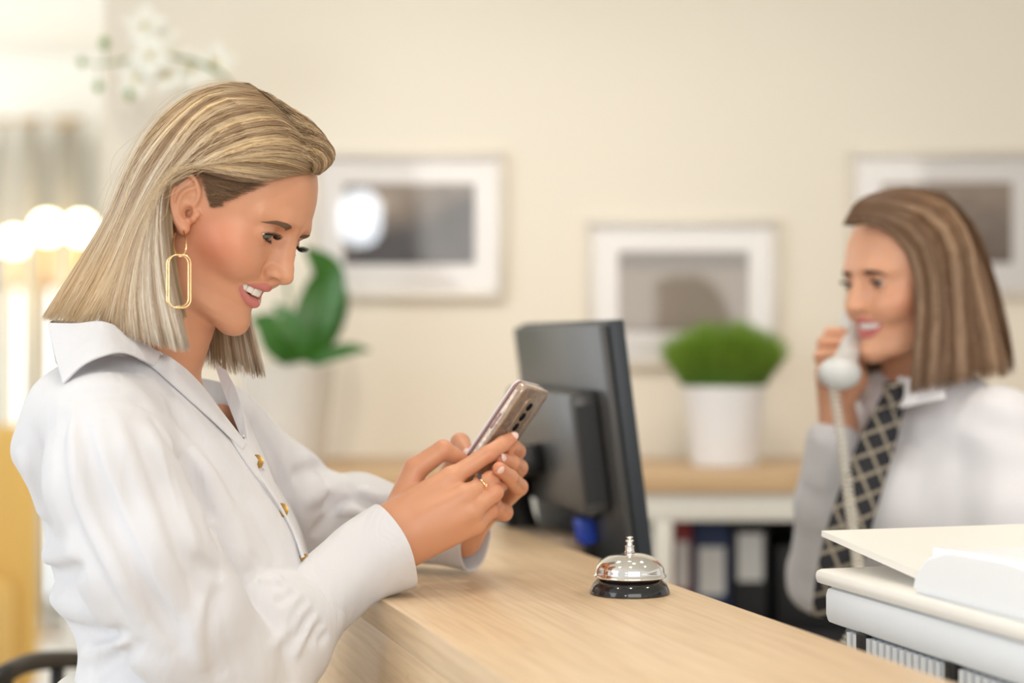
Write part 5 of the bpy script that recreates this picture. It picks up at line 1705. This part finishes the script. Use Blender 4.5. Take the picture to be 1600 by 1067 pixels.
M['phone_glint'] = mat('phone_rim_glint', (0.85, 0.85, 0.88), rough=0.2)  # light caught on the screen bezel, put in as a white colour
h_, l_ = PHW / 2, PHL / 2
phbox('case', -h_, h_, -l_, l_, -PHT / 2, PHT / 2 - .0042, M['case'], .010)
phbox('side_band', -h_ + .0004, h_ - .0004, -l_ + .0004, l_ - .0004, PHT / 2 - .0042, PHT / 2 - .0016, M['phone_side'], .010)
phbox('front_rim', -h_ + .0006, h_ - .0006, -l_ + .0006, l_ - .0006, PHT / 2 - .0016, PHT / 2 - .0002, M['phone_glint'], .010)
phbox('screen', -h_ + .003, h_ - .003, -l_ + .003, l_ - .003, PHT / 2 - .0002, PHT / 2 + .0002, mat('phone_screen', (.02, .02, .025), rough=.05, emit=(.7, .8, 1), estr=.5), .008)
phbox('camera_island', -.012, .012, -l_ + .012, -l_ + .060, -PHT / 2 - .0016, -PHT / 2, M['case'], .008)
for k in range(3):
    cc = PR @ np.array([0, -l_ + .022 + k * .0135, -PHT / 2 - .0016])
    mb = MB(); mb.tube([tuple(cc + Nv * .0002), tuple(cc - Nv * .0010)], .0052, n=20); mb.build('camera_lens', M['black_gloss'], phone)
phbox('side_button', -h_ - .0008, -h_ + .001, -l_ + .040, -l_ + .060, -.002, .0005, M['phone_side'], .0004)

# ------------------------------------------------------------------ the customer's hair
HG = [
    [(400, 287, 56), (365, 284, 66), (335, 275, 73), (310, 266, 81), (288, 263, 88), (268, 274, 93), (257, 305, 94), (257, 360, 93), (267, 430, 92), (282, 495, 91), (298, 552, 89)],
    [(440, 278, 42), (400, 272, 58), (360, 266, 69), (320, 260, 79), (288, 261, 87), (262, 280, 93), (248, 325, 94), (246, 390, 93), (254, 460, 92), (272, 550, 90)],
    [(496, 266, 2), (462, 254, 33), (420, 250, 54), (375, 253, 68), (330, 258, 78), (288, 267, 87), (256, 292, 92), (236, 345, 93), (229, 420, 93), (231, 485, 92), (243, 544, 90)],
    [(492, 243, 2), (452, 234, 33), (405, 235, 56), (355, 248, 70), (310, 264, 80), (270, 290, 88), (242, 330, 92), (222, 395, 93), (212, 465, 92), (218, 536, 90)],
    [(482, 219, 0), (440, 209, 28), (395, 212, 52), (345, 229, 68), (298, 254, 79), (258, 290, 86), (230, 335, 90), (206, 405, 91), (190, 470, 90), (186, 525, 88)],
    [(459, 193, -2), (420, 187, 24), (375, 193, 50), (325, 217, 66), (280, 254, 77), (245, 298, 83), (216, 352, 87), (188, 425, 88), (160, 505, 84)],
    [(436, 167, -2), (395, 164, 22), (350, 174, 44), (305, 200, 60), (262, 244, 71), (228, 300, 77), (200, 360, 80), (165, 440, 80), (126, 508, 76)],
    [(410, 144, -2), (370, 143, 16), (330, 153, 34), (288, 180, 50), (248, 222, 60), (215, 272, 66), (188, 340, 70), (148, 420, 70), (98, 506, 64)],
    [(382, 131, -6), (345, 134, 6), (310, 145, 18), (272, 170, 30), (236, 208, 38), (205, 260, 44), (178, 325, 46), (130, 410, 46), (76, 503, 40)],
    [(390, 130, -22), (350, 130, -14), (310, 141, -8), (268, 168, -2), (230, 210, 2), (199, 265, 4), (170, 332, 4), (122, 412, 2), (64, 500, 0)],
]
near_g = [[hpt(*q) for q in g] for g in HG]
def mirror(g, stretch=1.0):
    l = np.array([hw.local(p[None].astype(np.float32))[0] for p in g])
    l[:, 1] *= -1
    return [hw.world(x) for x in l]
NG = push_out(hair_field(near_g), hw, 6.5)
FG = push_out(hair_field([near_g[9]] + [mirror(g if i > 2 else g[3:]) for i, g in list(enumerate(near_g[:8]))[::-1]]), hw, 6.5)
HC = hw.world((-10, 0, 40))
M['hair_a'] = hair_mat('blonde_hair', 0.36)
def blonde(g0, t, seed, rnd, temple=True):
    """streaks of ash, gold and brown, darker at the roots"""
    light = np.array([0.82, 0.61, 0.34]) * (1 - ss(t, .25, .5))[:, None] + np.array([0.75, 0.66, 0.54]) * ss(t, .25, .5)[:, None]; ash = np.array([0.56, 0.43, 0.29]); gold = np.array([0.60, 0.40, 0.19]); brown = np.array([0.25, 0.15, 0.075])  # paler tone along the lengths paints in the cool daylight sheen
    a = clump_noise(g0, seed, 5.0) + 0.35 * clump_noise(g0, seed + 5, 40.0); b = clump_noise(g0, seed + 1, 9.0) + 0.4 * clump_noise(g0, seed + 7, 55.0)
    wb = (ss(a + 0.5 * (rnd - .5), -0.30, 0.15) * (1 - 0.35 * ss(t, .4, .7)))[:, None]; wg = ss(b, -0.1, 0.7)[:, None]
    c = light * (1 - wg) + ash * wg
    c = c * (1 - 0.92 * wb) + brown * 0.92 * wb
    tip = (0.75 * ss(t, 0.55, 0.95) * ss(g0, 0.5, 7.0))[:, None]
    c = c * (1 - tip) + gold * tip
    root = (0.9 * (1 - ss(t + 0.08 * (rnd - .5), 0.02, 0.22)))[:, None]
    c = c * (1 - root) + brown * root
    if temple:
        tm = (0.85 * (1 - ss(g0, 0.15, 0.8)) * (1 - ss(t, 0.22, 0.42)))[:, None]
        c = c * (1 - tm) + np.array([0.15, 0.085, 0.045]) * tm
    return c * (0.82 + 0.36 * rnd)[:, None]
hv = []; hq = []; hc = []; hb = 0
def hair_add(v, q, c):
    global hb
    hv.append(np.asarray(v, np.float32)); hq.append(np.asarray(q) + hb); hc.append(np.asarray(c, np.float32)); hb += len(v)
for G, n, sd, cutv, dn in ((NG, 8200, 5, (.90, 1.0), None), (FG, 2200, 8, (.93, 1.02), None)):
    p, rr, g0 = hair_strands(G, HC, n, sd, 0.00036 if G is NG else 0.0005, cut=cutv, spread=0.05, wave=0.0004, depth=0.006)
    v, q, sid, tt = strands_geo(p, rr)
    rnd = np.random.RandomState(sd + 3).rand(n)
    gg = g0 if G is NG else (len(NG) - 1 - g0)
    hair_add(v, q, blonde(gg[sid], tt, 21, rnd[sid]))
    v, q, c = cap_sheet('cap', G, HC, 0.0075, None, (0.38, 0.27, 0.16), .9 if G is NG else .72)
    hair_add(v, q, c)
# short hair combed back from the temple
TG = push_out(hair_field([[hpt(*q) for q in g] for g in (
    [(356, 324, 62), (345, 325, 65), (336, 327, 67), (328, 329, 69)], [(352, 319, 62), (342, 318, 66), (334, 318, 69), (325, 317, 71)],
    [(374, 309, 60), (354, 305, 65), (336, 301, 70), (317, 297, 75)], [(398, 299, 55), (368, 295, 64), (340, 289, 71), (310, 280, 79)],
    [(420, 289, 48), (380, 286, 61), (340, 278, 72), (304, 266, 83)])], 9), hw, 3.0)
p, rr, g0 = hair_strands(TG, HC, 900, 15, 0.00017, spread=0.35, depth=0.003, lift=0.0004, cut=(.55, 1.0), start=.9, wave=.0004, dens=[0.6, 1.5, 2.0, 2.6, 3.1, 3.6, 4.0])
v, q, sid, tt = strands_geo(p, rr)
rnd = np.random.RandomState(4).rand(900)
hair_add(v, q, np.array([0.20, 0.115, 0.06]) * (0.6 + 0.9 * rnd[sid])[:, None])
# hair lifted off the forehead
QG = hair_field([[hpt(*q) for q in g] for g in (
    [(488, 272, 18), (492, 262, 16), (486, 252, 18), (468, 247, 28), (440, 247, 42)], [(496, 274, 8), (505, 262, 4), (500, 246, 5), (480, 238, 18), (448, 236, 34)],
    [(500, 273, 0), (514, 258, -6), (512, 240, -5), (492, 226, 6), (456, 220, 24)], [(502, 270, -8), (520, 252, -14), (519, 234, -14), (500, 218, -4), (464, 206, 12)],
    [(502, 264, -16), (521, 244, -22), (515, 224, -22), (492, 204, -14), (450, 182, 2)], [(496, 250, -24), (510, 230, -30), (500, 208, -30), (474, 182, -22), (430, 156, -8)],
    [(482, 218, -28), (470, 192, -30), (446, 168, -26), (416, 146, -14), (380, 132, -6)])], 11)
p, rr, g0 = hair_strands(QG, HC, 1800, 19, 0.0003, spread=0.3, depth=0.006, lift=0.001, cut=(.7, 1.0), start=.1, wave=.001)
v, q, sid, tt = strands_geo(p, rr)
rnd = np.random.RandomState(6).rand(1800)
hair_add(v, q, blonde(g0[sid] + 2, .03 + tt * .28, 21, rnd[sid], False))
# stray hairs
p, rr, g0 = hair_strands(NG, HC, 90, 77, 0.00016, spread=0.5, depth=0.0, lift=0.007, wave=0.006, cut=(.5, 1.02))
v, q, sid, tt = strands_geo(p, rr); hair_add(v, q, np.tile([0.72, 0.56, 0.36], (len(v), 1)))
adopt(mesh_obj('hair', np.concatenate(hv), np.concatenate(hq), M['hair_a'], None, attrs={'tint': np.concatenate(hc)}), woman)
print('hair', hb, time.time() - T0)

# ------------------------------------------------------------------ the receptionist
# head turned to the left of the picture and a little towards the camera
RC = P(1416, 460, 2.50)
def rec_axes(yaw, pitch, roll):
    y = math.radians(yaw); p = math.radians(pitch); t = math.radians(roll)
    F = np.array([-math.cos(y), -math.sin(y), 0]); S = np.array([math.sin(y), -math.cos(y), 0]); Uv = np.array([0, 0, 1.0])
    F, Uv = F * math.cos(p) - Uv * math.sin(p), Uv * math.cos(p) + F * math.sin(p)
    Mx = np.array([[math.cos(t), 0, math.sin(t)], [0, 1, 0], [-math.sin(t), 0, math.cos(t)]])
    return Mx @ F, Mx @ S, Mx @ Uv
hr = Head(RC, *rec_axes(27, 4, 0))
M['skin_b'] = make_skin('fair_skin', (0.70, 0.365, 0.225), (0.64, 0.235, 0.14), (0.58, 0.16, 0.16))
M['shirt_b'] = mat('white_shirt', (0.78, 0.77, 0.80), rough=0.75)
rec = empty('person', (RC[0] + .05, 2.56, 0)); tag(rec, 'receptionist in white shirt and dark checked tie talking on a telephone', 'person')
RD = 2.56
_R = [(585, 1440, .050, .055), (600, 1455, .062, .095), (625, 1468, .082, .135), (660, 1475, .098, .160), (720, 1476, .112, .168), (780, 1472, .122, .166), (840, 1474, .118, .158), (900, 1478, .108, .150), (1000, 1480, .102, .146), (1100, 1480, .115, .165), (1240, 1480, .125, .180)]
_rz = np.array([zpx(t[0], RD) for t in _R]); _rx = np.array([xpx(t[1], RD) for t in _R]); _ra = np.array([t[2] for t in _R]); _rb = np.array([t[3] for t in _R])
RZ_ = np.linspace(_rz.min(), _rz.max(), 50); _o = np.argsort(_rz)
RX_, RA_, RB_ = [np.convolve(np.pad(np.interp(RZ_, _rz[_o], y[_o]), 2, 'edge'), np.ones(5) / 5, 'valid') for y in (_rx, _ra, _rb)]
def rt_sd(p, grow=0.0):
    return loft_sd(p, RZ_, RX_, np.full_like(RX_, RD), RA_ + grow, RB_ + grow, 180 - 32)
def rneck(p):
    n = chain_sd(p, [P(1425, 500, 2.515), P(1440, 570, 2.54), P(1450, 640, 2.56)], [.050, .048, .060], .02)
    return smin(n, rt_sd(p, -.012), .03)
# near arm hangs at her side (right of the picture), far arm is bent with the hand at the mouthpiece
def rsleeves(p):
    a = chain_sd(p, [P(1565, 670, 2.45), P(1590, 800, 2.42), P(1600, 930, 2.40)], [.060, .066, .060], .02)
    a = smin(a, chain_sd(p, [P(1600, 930, 2.40), P(1560, 1040, 2.33)], [.06, .045]), .01)
    b = chain_sd(p, [P(1385, 680, 2.70), P(1318, 800, 2.70), P(1290, 900, 2.66)], [.055, .056, .058], .02)
    b = smin(b, chain_sd(p, [P(1290, 900, 2.66), P(1294, 790, 2.60), P(1303, 690, 2.555)], [.056, .047, .036], .015), .008)
    return a, b
def rshirt(p):
    a, b = rsleeves(p)
    d = smin(smin(rt_sd(p), a, .015), b, .015)
    for c, r, h in ((P(1430, 760, 2.46), .06, .0), ):
        pass
    x, y, z = p[:, 0], p[:, 1], p[:, 2]
    d = smin(d, ell_sd(p, P(1392, 785, 2.50), (.062, .062, .070)), .03)
    d = d + .0022 * np.sin(x * 60 + z * 38 + 2 * np.sin(z * 25)) * np.sin(z * 30 - x * 22)
    return d
WR_R = [(P(1305, 672, 2.55), .022), (P(1312, 672, 2.56), .022), (P(1318, 672, 2.57), .020)]
RP = J((1288, 585, 2.545), (1296, 565, 2.56), (1310, 550, 2.575))
RF = [
    (J((1292, 600, 2.545), (1286, 578, 2.51), (1312, 572, 2.495)), [.0105, .0098, .008]),
    (J((1290, 580, 2.55), (1283, 556, 2.515), (1308, 552, 2.495)), [.0105, .0098, .008]),
    (J((1293, 562, 2.56), (1287, 536, 2.525), (1312, 534, 2.505)), [.0105, .0096, .008]),
    (J((1302, 550, 2.57), (1297, 521, 2.54), (1318, 520, 2.52)), [.0100, .0090, .0075]),
    (J((1318, 630, 2.56), (1344, 595, 2.535), (1340, 565, 2.515)), [.0150, .0115, .0085]),
]
def rhand(p):
    d = hand_sd(p, RF, RP, [.013, .013, .012], WR_R)
    return smin(d, cap_sd(p, P(1312, 660, 2.56), P(1294, 800, 2.605), .024, .032), .015)
v1, q1 = march(lambda p: smin(face_sd(hr.local(p), (9.0, -20.0), ear=False) * .001, rneck(p), .012), (RC[0] - .16, 2.26, 1.14), (RC[0] + .20, 2.74, 1.60), .0028)
v2, q2 = grid_of(rhand, [x for f in RF for x in f[0]] + [P(1294, 800, 2.605)], .05, .0018)
def runder(p):
    d = rt_sd(p, -.02)
    d = smin(d, chain_sd(p, [P(1555, 680, 2.47), P(1595, 930, 2.40), P(1560, 1060, 2.32), P(1545, 1110, 2.28)], [.04, .04, .032, .030]), .02)
    return smin(d, chain_sd(p, [P(1385, 690, 2.69), P(1290, 895, 2.66), P(1294, 760, 2.60)], [.04, .038, .030]), .02)
v4, q4 = march(runder, (.3, 2.1, .72), (.95, 2.85, 1.3), .007)
vb, qb = merge_geo([(v1, q1), (v2, q2), (v4, q4)])
lip, bl, inn = skin_masks(hr.local(v1.astype(np.float32)))
fv = hr.local(v1.astype(np.float32))[:, 2] < -100
lip[fv] = 0; bl[fv] = 0; inn[fv] = 0
pad = np.zeros(len(v2) + len(v4))
adopt(mesh_obj('body', vb, qb, M['skin_b'], None, attrs={'lip': np.concatenate([lip, pad]), 'blush': np.concatenate([bl * .5, pad]), 'inner': np.concatenate([inn, pad])}), rec)
_before = set(bpy.data.objects)
M['brow_b'] = mat('dark_brown_brow', (0.07, 0.035, 0.02), rough=0.6)
build_eyes(hr, None, make_iris_mat('brown_iris', (0.10, 0.05, 0.025)), M['lash'], M['brow_b'], gaze=(1, 0, -.1), lids=(9.0, -20.0), lash=7.0, lash_r=.26, brow_r=.3)
build_teeth(hr, None, M['tooth'])
for o in set(bpy.data.objects) - _before: adopt(o, rec)
v, q = march(rshirt, (.28, 2.1, .80), (.98, 2.88, 1.33), .0045)
# neck opening
def keep_shirt(v, q):
    px = v[:, 0] / v[:, 1] * FPX + 800; py = 533.5 - (v[:, 2] - CAM_H) / v[:, 1] * FPX
    inside = (poly_sd(px, py, [(1385, 560), (1400, 600), (1412, 640), (1432, 612), (1462, 590), (1440, 560)]) < 0) & (v[:, 1] < 2.57)
    return q[~inside[q].any(1)]
shirt = adopt(mesh_obj('shirt', v, keep_shirt(v, q), M['shirt_b'], None), rec)
shirt_fn = lambda p: smin(smin(rt_sd(p), rsleeves(p)[0], .015), ell_sd(p, P(1392, 785, 2.50), (.062, .062, .070)), .03)
def rdrape(pxs, off):
    return [h + (V(0, 0, CAM_H) - h) / np.linalg.norm(h - V(0, 0, CAM_H)) * off for h in ray_hit(shirt_fn, pxs, 2.2, 2.9)]
adopt(patch('collar', [[P(1404, 588, 2.47), P(1430, 590, 2.445), P(1462, 578, 2.44)], [P(1398, 612, 2.462), P(1428, 616, 2.435), P(1470, 600, 2.425)], [P(1400, 640, 2.455), P(1420, 634, 2.425), P(1478, 622, 2.41)]], M['shirt_b'], None), shirt)
adopt(patch('collar', [[P(1372, 580, 2.56), P(1386, 592, 2.53), P(1398, 605, 2.49)], [P(1352, 600, 2.57), P(1372, 618, 2.53), P(1394, 632, 2.48)], [P(1340, 625, 2.58), P(1356, 640, 2.54), P(1388, 650, 2.48)]], M['shirt_b'], None), shirt)
adopt(sheet_tube('cuff', [P(1296, 745, 2.578), P(1301, 710, 2.565), P(1305, 680, 2.555)], [.042, .040, .040], M['shirt_b'], None), shirt)
adopt(sheet_tube('cuff', [P(1575, 1010, 2.35), P(1562, 1040, 2.33), P(1555, 1065, 2.31)], [.045, .042, .040], M['shirt_b'], None), shirt)
# checked tie
m = mat('checked_tie', (0.012, 0.012, 0.016), rough=0.6)
nt = m.node_tree
tcn = nt.nodes.new('ShaderNodeTexCoord'); mp = nt.nodes.new('ShaderNodeMapping')
mp.inputs['Rotation'].default_value = (0, math.radians(20), 0); mp.inputs['Scale'].default_value = (1, 0.0, 1)
nt.links.new(tcn.outputs['Object'], mp.inputs['Vector'])
br = nt.nodes.new('ShaderNodeTexBrick')
br.inputs['Color1'].default_value = (0.010, 0.010, 0.014, 1); br.inputs['Color2'].default_value = (0.014, 0.014, 0.02, 1); br.inputs['Mortar'].default_value = (0.30, 0.26, 0.20, 1)
br.offset = 0.0; br.inputs['Scale'].default_value = 1.0; br.inputs['Brick Width'].default_value = 0.025; br.inputs['Row Height'].default_value = 0.025; br.inputs['Mortar Size'].default_value = 0.0024
sp = nt.nodes.new('ShaderNodeSeparateXYZ'); cb = nt.nodes.new('ShaderNodeCombineXYZ')
nt.links.new(mp.outputs['Vector'], sp.inputs['Vector']); nt.links.new(sp.outputs['X'], cb.inputs['X']); nt.links.new(sp.outputs['Z'], cb.inputs['Y'])
nt.links.new(cb.outputs['Vector'], br.inputs['Vector']); nt.links.new(br.outputs['Color'], bsdf(m).inputs['Base Color'])
M['tie'] = m
tl = [(1382, 612), (1346, 680), (1318, 750), (1294, 820), (1277, 890), (1268, 960)]
tr_ = [(1416, 618), (1400, 690), (1380, 760), (1360, 830), (1346, 900), (1336, 970)]
tm = [((a[0] + b[0]) / 2, (a[1] + b[1]) / 2) for a, b in zip(tl, tr_)]
td = [2.462, 2.445, 2.425, 2.405, 2.395, 2.40]
tie = adopt(patch('tie', [[P(*a, d + .012) for a, d in zip(tl, td)], [P(*a, d) for a, d in zip(tm, td)], [P(*a, d + .004) for a, d in zip(tr_, td)]], M['tie'], None, thick=.003), rec)
adopt(patch('tie_knot', [[P(1386, 600, 2.475), P(1384, 618, 2.465), P(1382, 632, 2.462)], [P(1400, 600, 2.455), P(1398, 620, 2.445), P(1395, 636, 2.448)], [P(1418, 602, 2.462), P(1414, 620, 2.455), P(1408, 634, 2.456)]], M['tie'], None, thick=.012), rec)
# trousers
M['navy'] = mat('navy_trousers', (0.02, 0.022, 0.035), rough=0.8)
def rtr(p):
    z = p[:, 2]
    d = loft_sd(p, np.array([.72, .80, .90, .97]), np.full(4, xpx(1480, RD)), np.full(4, RD), np.array([.12, .13, .125, .115]), np.array([.165, .175, .165, .15]), 180 - 32)
    F, S = fr(180 - 32)
    for s_ in (1, -1):
        c = V(xpx(1480, RD), RD, 0) + S * s_ * .085
        d = smin(d, chain_sd(p, [c + V(0, 0, .82), c + V(0, 0, .48), c + V(.02, 0, .08)], [.088, .064, .055]), .03)
    return np.maximum(d, .06 - z)
v, q = march(rtr, (.35, 2.25, .03), (.9, 2.88, 1.02), .008)
adopt(mesh_obj('trousers', v, q, M['navy'], None), rec)
for s_ in (1, -1):
    F, S = fr(180 - 32)
    c = V(xpx(1480, RD) + .02, RD, 0) + S * s_ * .085
    Rf = np.stack([F, S, V(0, 0, 1)], 1)
    fn = lambda p: np.maximum(smin(ell_sd(p, c + F * .07 + V(0, 0, .03), (.125, .042, .034), Rf), cap_sd(p, c + V(0, 0, .04), c + V(0, 0, .09), .040, .042), .03), .0015 - p[:, 2])
    v, q = march(fn, c - .24 + V(0, 0, .23), c + V(.2, .2, .15), .006)
    adopt(mesh_obj('shoe', v, q, M['black'], None), rec)

# hair: centre parting, straight to below the shoulder
def rpt(px, py, s):
    d = 2.45
    for _ in range(12):
        w = P(px, py, d); s0 = hr.local(w[None].astype(np.float32))[0][1]
        d -= (s - s0) * 0.001 / max(0.3, math.cos(math.radians(27)))
    return P(px, py, d)
RG = [
    [(1316, 352, 2), (1352, 347, 30), (1392, 366, 54), (1422, 404, 70), (1432, 465, 78), (1428, 550, 84), (1422, 618, 86)],
    [(1322, 340, 2), (1370, 341, 36), (1412, 362, 60), (1442, 410, 74), (1452, 480, 82), (1448, 555, 88), (1440, 615, 90)],
    [(1332, 324, 2), (1388, 327, 36), (1435, 355, 60), (1466, 410, 74), (1476, 485, 82), (1475, 555, 88), (1474, 610, 90)],
    [(1350, 309, 2), (1410, 315, 34), (1458, 348, 56), (1490, 412, 68), (1504, 490, 76), (1510, 555, 82), (1512, 602, 84)],
    [(1378, 298, 2), (1434, 306, 28), (1482, 343, 44), (1516, 420, 52), (1534, 495, 58), (1544, 550, 62), (1552, 594, 64)],
    [(1405, 293, 0), (1456, 304, 14), (1500, 343, 22), (1534, 425, 24), (1552, 500, 26), (1564, 550, 26), (1572, 590, 26)],
    [(1412, 293, -3), (1460, 306, -6), (1503, 347, -10), (1534, 428, -12), (1550, 500, -14), (1560, 550, -14), (1566, 588, -14)],
]
rg = [[rpt(*q) for q in g] for g in RG]
RNG = push_out(hair_field(rg, 12), hr, 7.0)
def rmirror(g):
    l = np.array([hr.local(p[None].astype(np.float32))[0] for p in g]); l[:, 1] *= -1
    return [hr.world(x) for x in l]
RFG = push_out(hair_field([rmirror(g) for g in rg[:1:-1]], 12), hr, 7.0)
RHC = hr.world((-10, 0, 40))
M['hair_b'] = hair_mat('brown_hair', 0.32)
hv = []; hq = []; hc = []; hb = 0
for G, n, sd in ((RNG, 2200, 31), (RFG, 1200, 32)):
    p, rr, g0 = hair_strands(G, RHC, n, sd, 0.0007, cut=(.93, 1.0))
    v, q, sid, tt = strands_geo(p, rr)
    rnd = np.random.RandomState(sd).rand(n)[sid]
    gg = (g0 if G is RNG else len(RNG) - 1 - g0)[sid]
    a = ss(clump_noise(gg, 9, 5.0) + .3 * (rnd - .5), -.3, .6)[:, None]
    lo, hi, dk = np.array([.20, .105, .05]), np.array([.50, .33, .21]), np.array([.10, .05, .025])
    c = lo * (1 - a) + hi * a
    rt_ = (0.8 * (1 - ss(tt, .1, .42)))[:, None]
    c = (c * (1 - rt_) + dk * rt_) * (0.8 + .4 * rnd)[:, None]
    hair_add(v, q, c)
    v, q, c = cap_sheet('cap', G, RHC, 0.006, None, (0.14, 0.08, 0.045)); hair_add(v, q, c)
adopt(mesh_obj('hair', np.concatenate(hv), np.concatenate(hq), M['hair_b'], None, attrs={'tint': np.concatenate(hc)}), rec)

# ------------------------------------------------------------------ telephone: handset in her hand, coiled cord, base on the desk
M['handset'] = mat('pale_grey_handset', (0.66, 0.67, 0.66), rough=0.3)
M['handset_d'] = mat('grey_handset_inner', (0.30, 0.28, 0.26), rough=0.5)
tb = L(0.18, 0.56, DESK + .0005)
tel = empty('desk_telephone', tuple(tb), 0.0); tag(tel, 'pale grey desk telephone whose handset the receptionist holds, with coiled cord', 'telephone')
hp_ = [P(1338, 505, 2.60), P(1334, 525, 2.54), P(1325, 555, 2.475), P(1312, 580, 2.435)]
hs_c = catmull(hp_, 6)
def hs_sd(p):
    d = chain_sd(p, hs_c, list(np.interp(np.linspace(0, 1, len(hs_c)), [0, .3, .7, 1], [.018, .015, .015, .017])), .004)
    d = smin(d, ell_sd(p, P(1312, 583, 2.428), (.029, .026, .023)), .008)
    return smin(d, ell_sd(p, P(1342, 500, 2.605), (.026, .026, .026)), .008)
v, q = march(hs_sd, np.array(hs_c).min(0) - .05, np.array(hs_c).max(0) + .05, .0022)
adopt(mesh_obj('handset', v, q, M['handset'], None), tel)
cord0, cord1 = P(1303, 606, 2.425), np.array([tb[0] - .06, tb[1], DESK + .035])
cl = catmull([cord0, P(1314, 680, 2.40), P(1328, 790, 2.36), P(1342, 890, 2.30), P(1350, 960, 2.2), cord1], 12)
cl = np.array(cl); Lc = np.concatenate([[0], np.cumsum(np.linalg.norm(np.diff(cl, axis=0), axis=1))])
nt_ = 95; m_ = nt_ * 8
tq = np.linspace(0, Lc[-1], m_)
cp = np.stack([np.interp(tq, Lc, cl[:, i]) for i in range(3)], 1)
tg = np.gradient(cp, axis=0); tg /= np.linalg.norm(tg, axis=1, keepdims=True)
e1 = np.cross(tg, [0, 1.0, 0]); e1 /= np.linalg.norm(e1, axis=1, keepdims=True); e2 = np.cross(tg, e1)
ph = np.linspace(0, 2 * math.pi * nt_, m_)
cp = cp + (e1 * np.cos(ph)[:, None] + e2 * np.sin(ph)[:, None]) * .0062
M['cord'] = mat('cream_cord', (0.70, 0.66, 0.58), rough=0.5)
mb = MB(); mb.tube([tuple(p) for p in cp], .0020, n=6); adopt(mb.build('coiled_cord', M['cord'], None, True), tel)
mb = MB(); mb.box((0, 0, .022), (.16, .20, .04), bev=.008); mb.v = [(x, y, z + (.025 * (y + .1) / .2 if z > .02 else 0)) for x, y, z in mb.v]; auto_smooth(mb.build('base_unit', M['handset'], tel))
for i in range(3):
    for j in range(4):
        mb = MB(); y_ = -.07 + j * .024; mb.box((.01 + i * .022, y_, .0445 + .025 * (y_ + .1) / .2), (.016, .015, .006), bev=.0015); mb.build('key', M['handset_d'], tel)
print('receptionist', time.time() - T0)
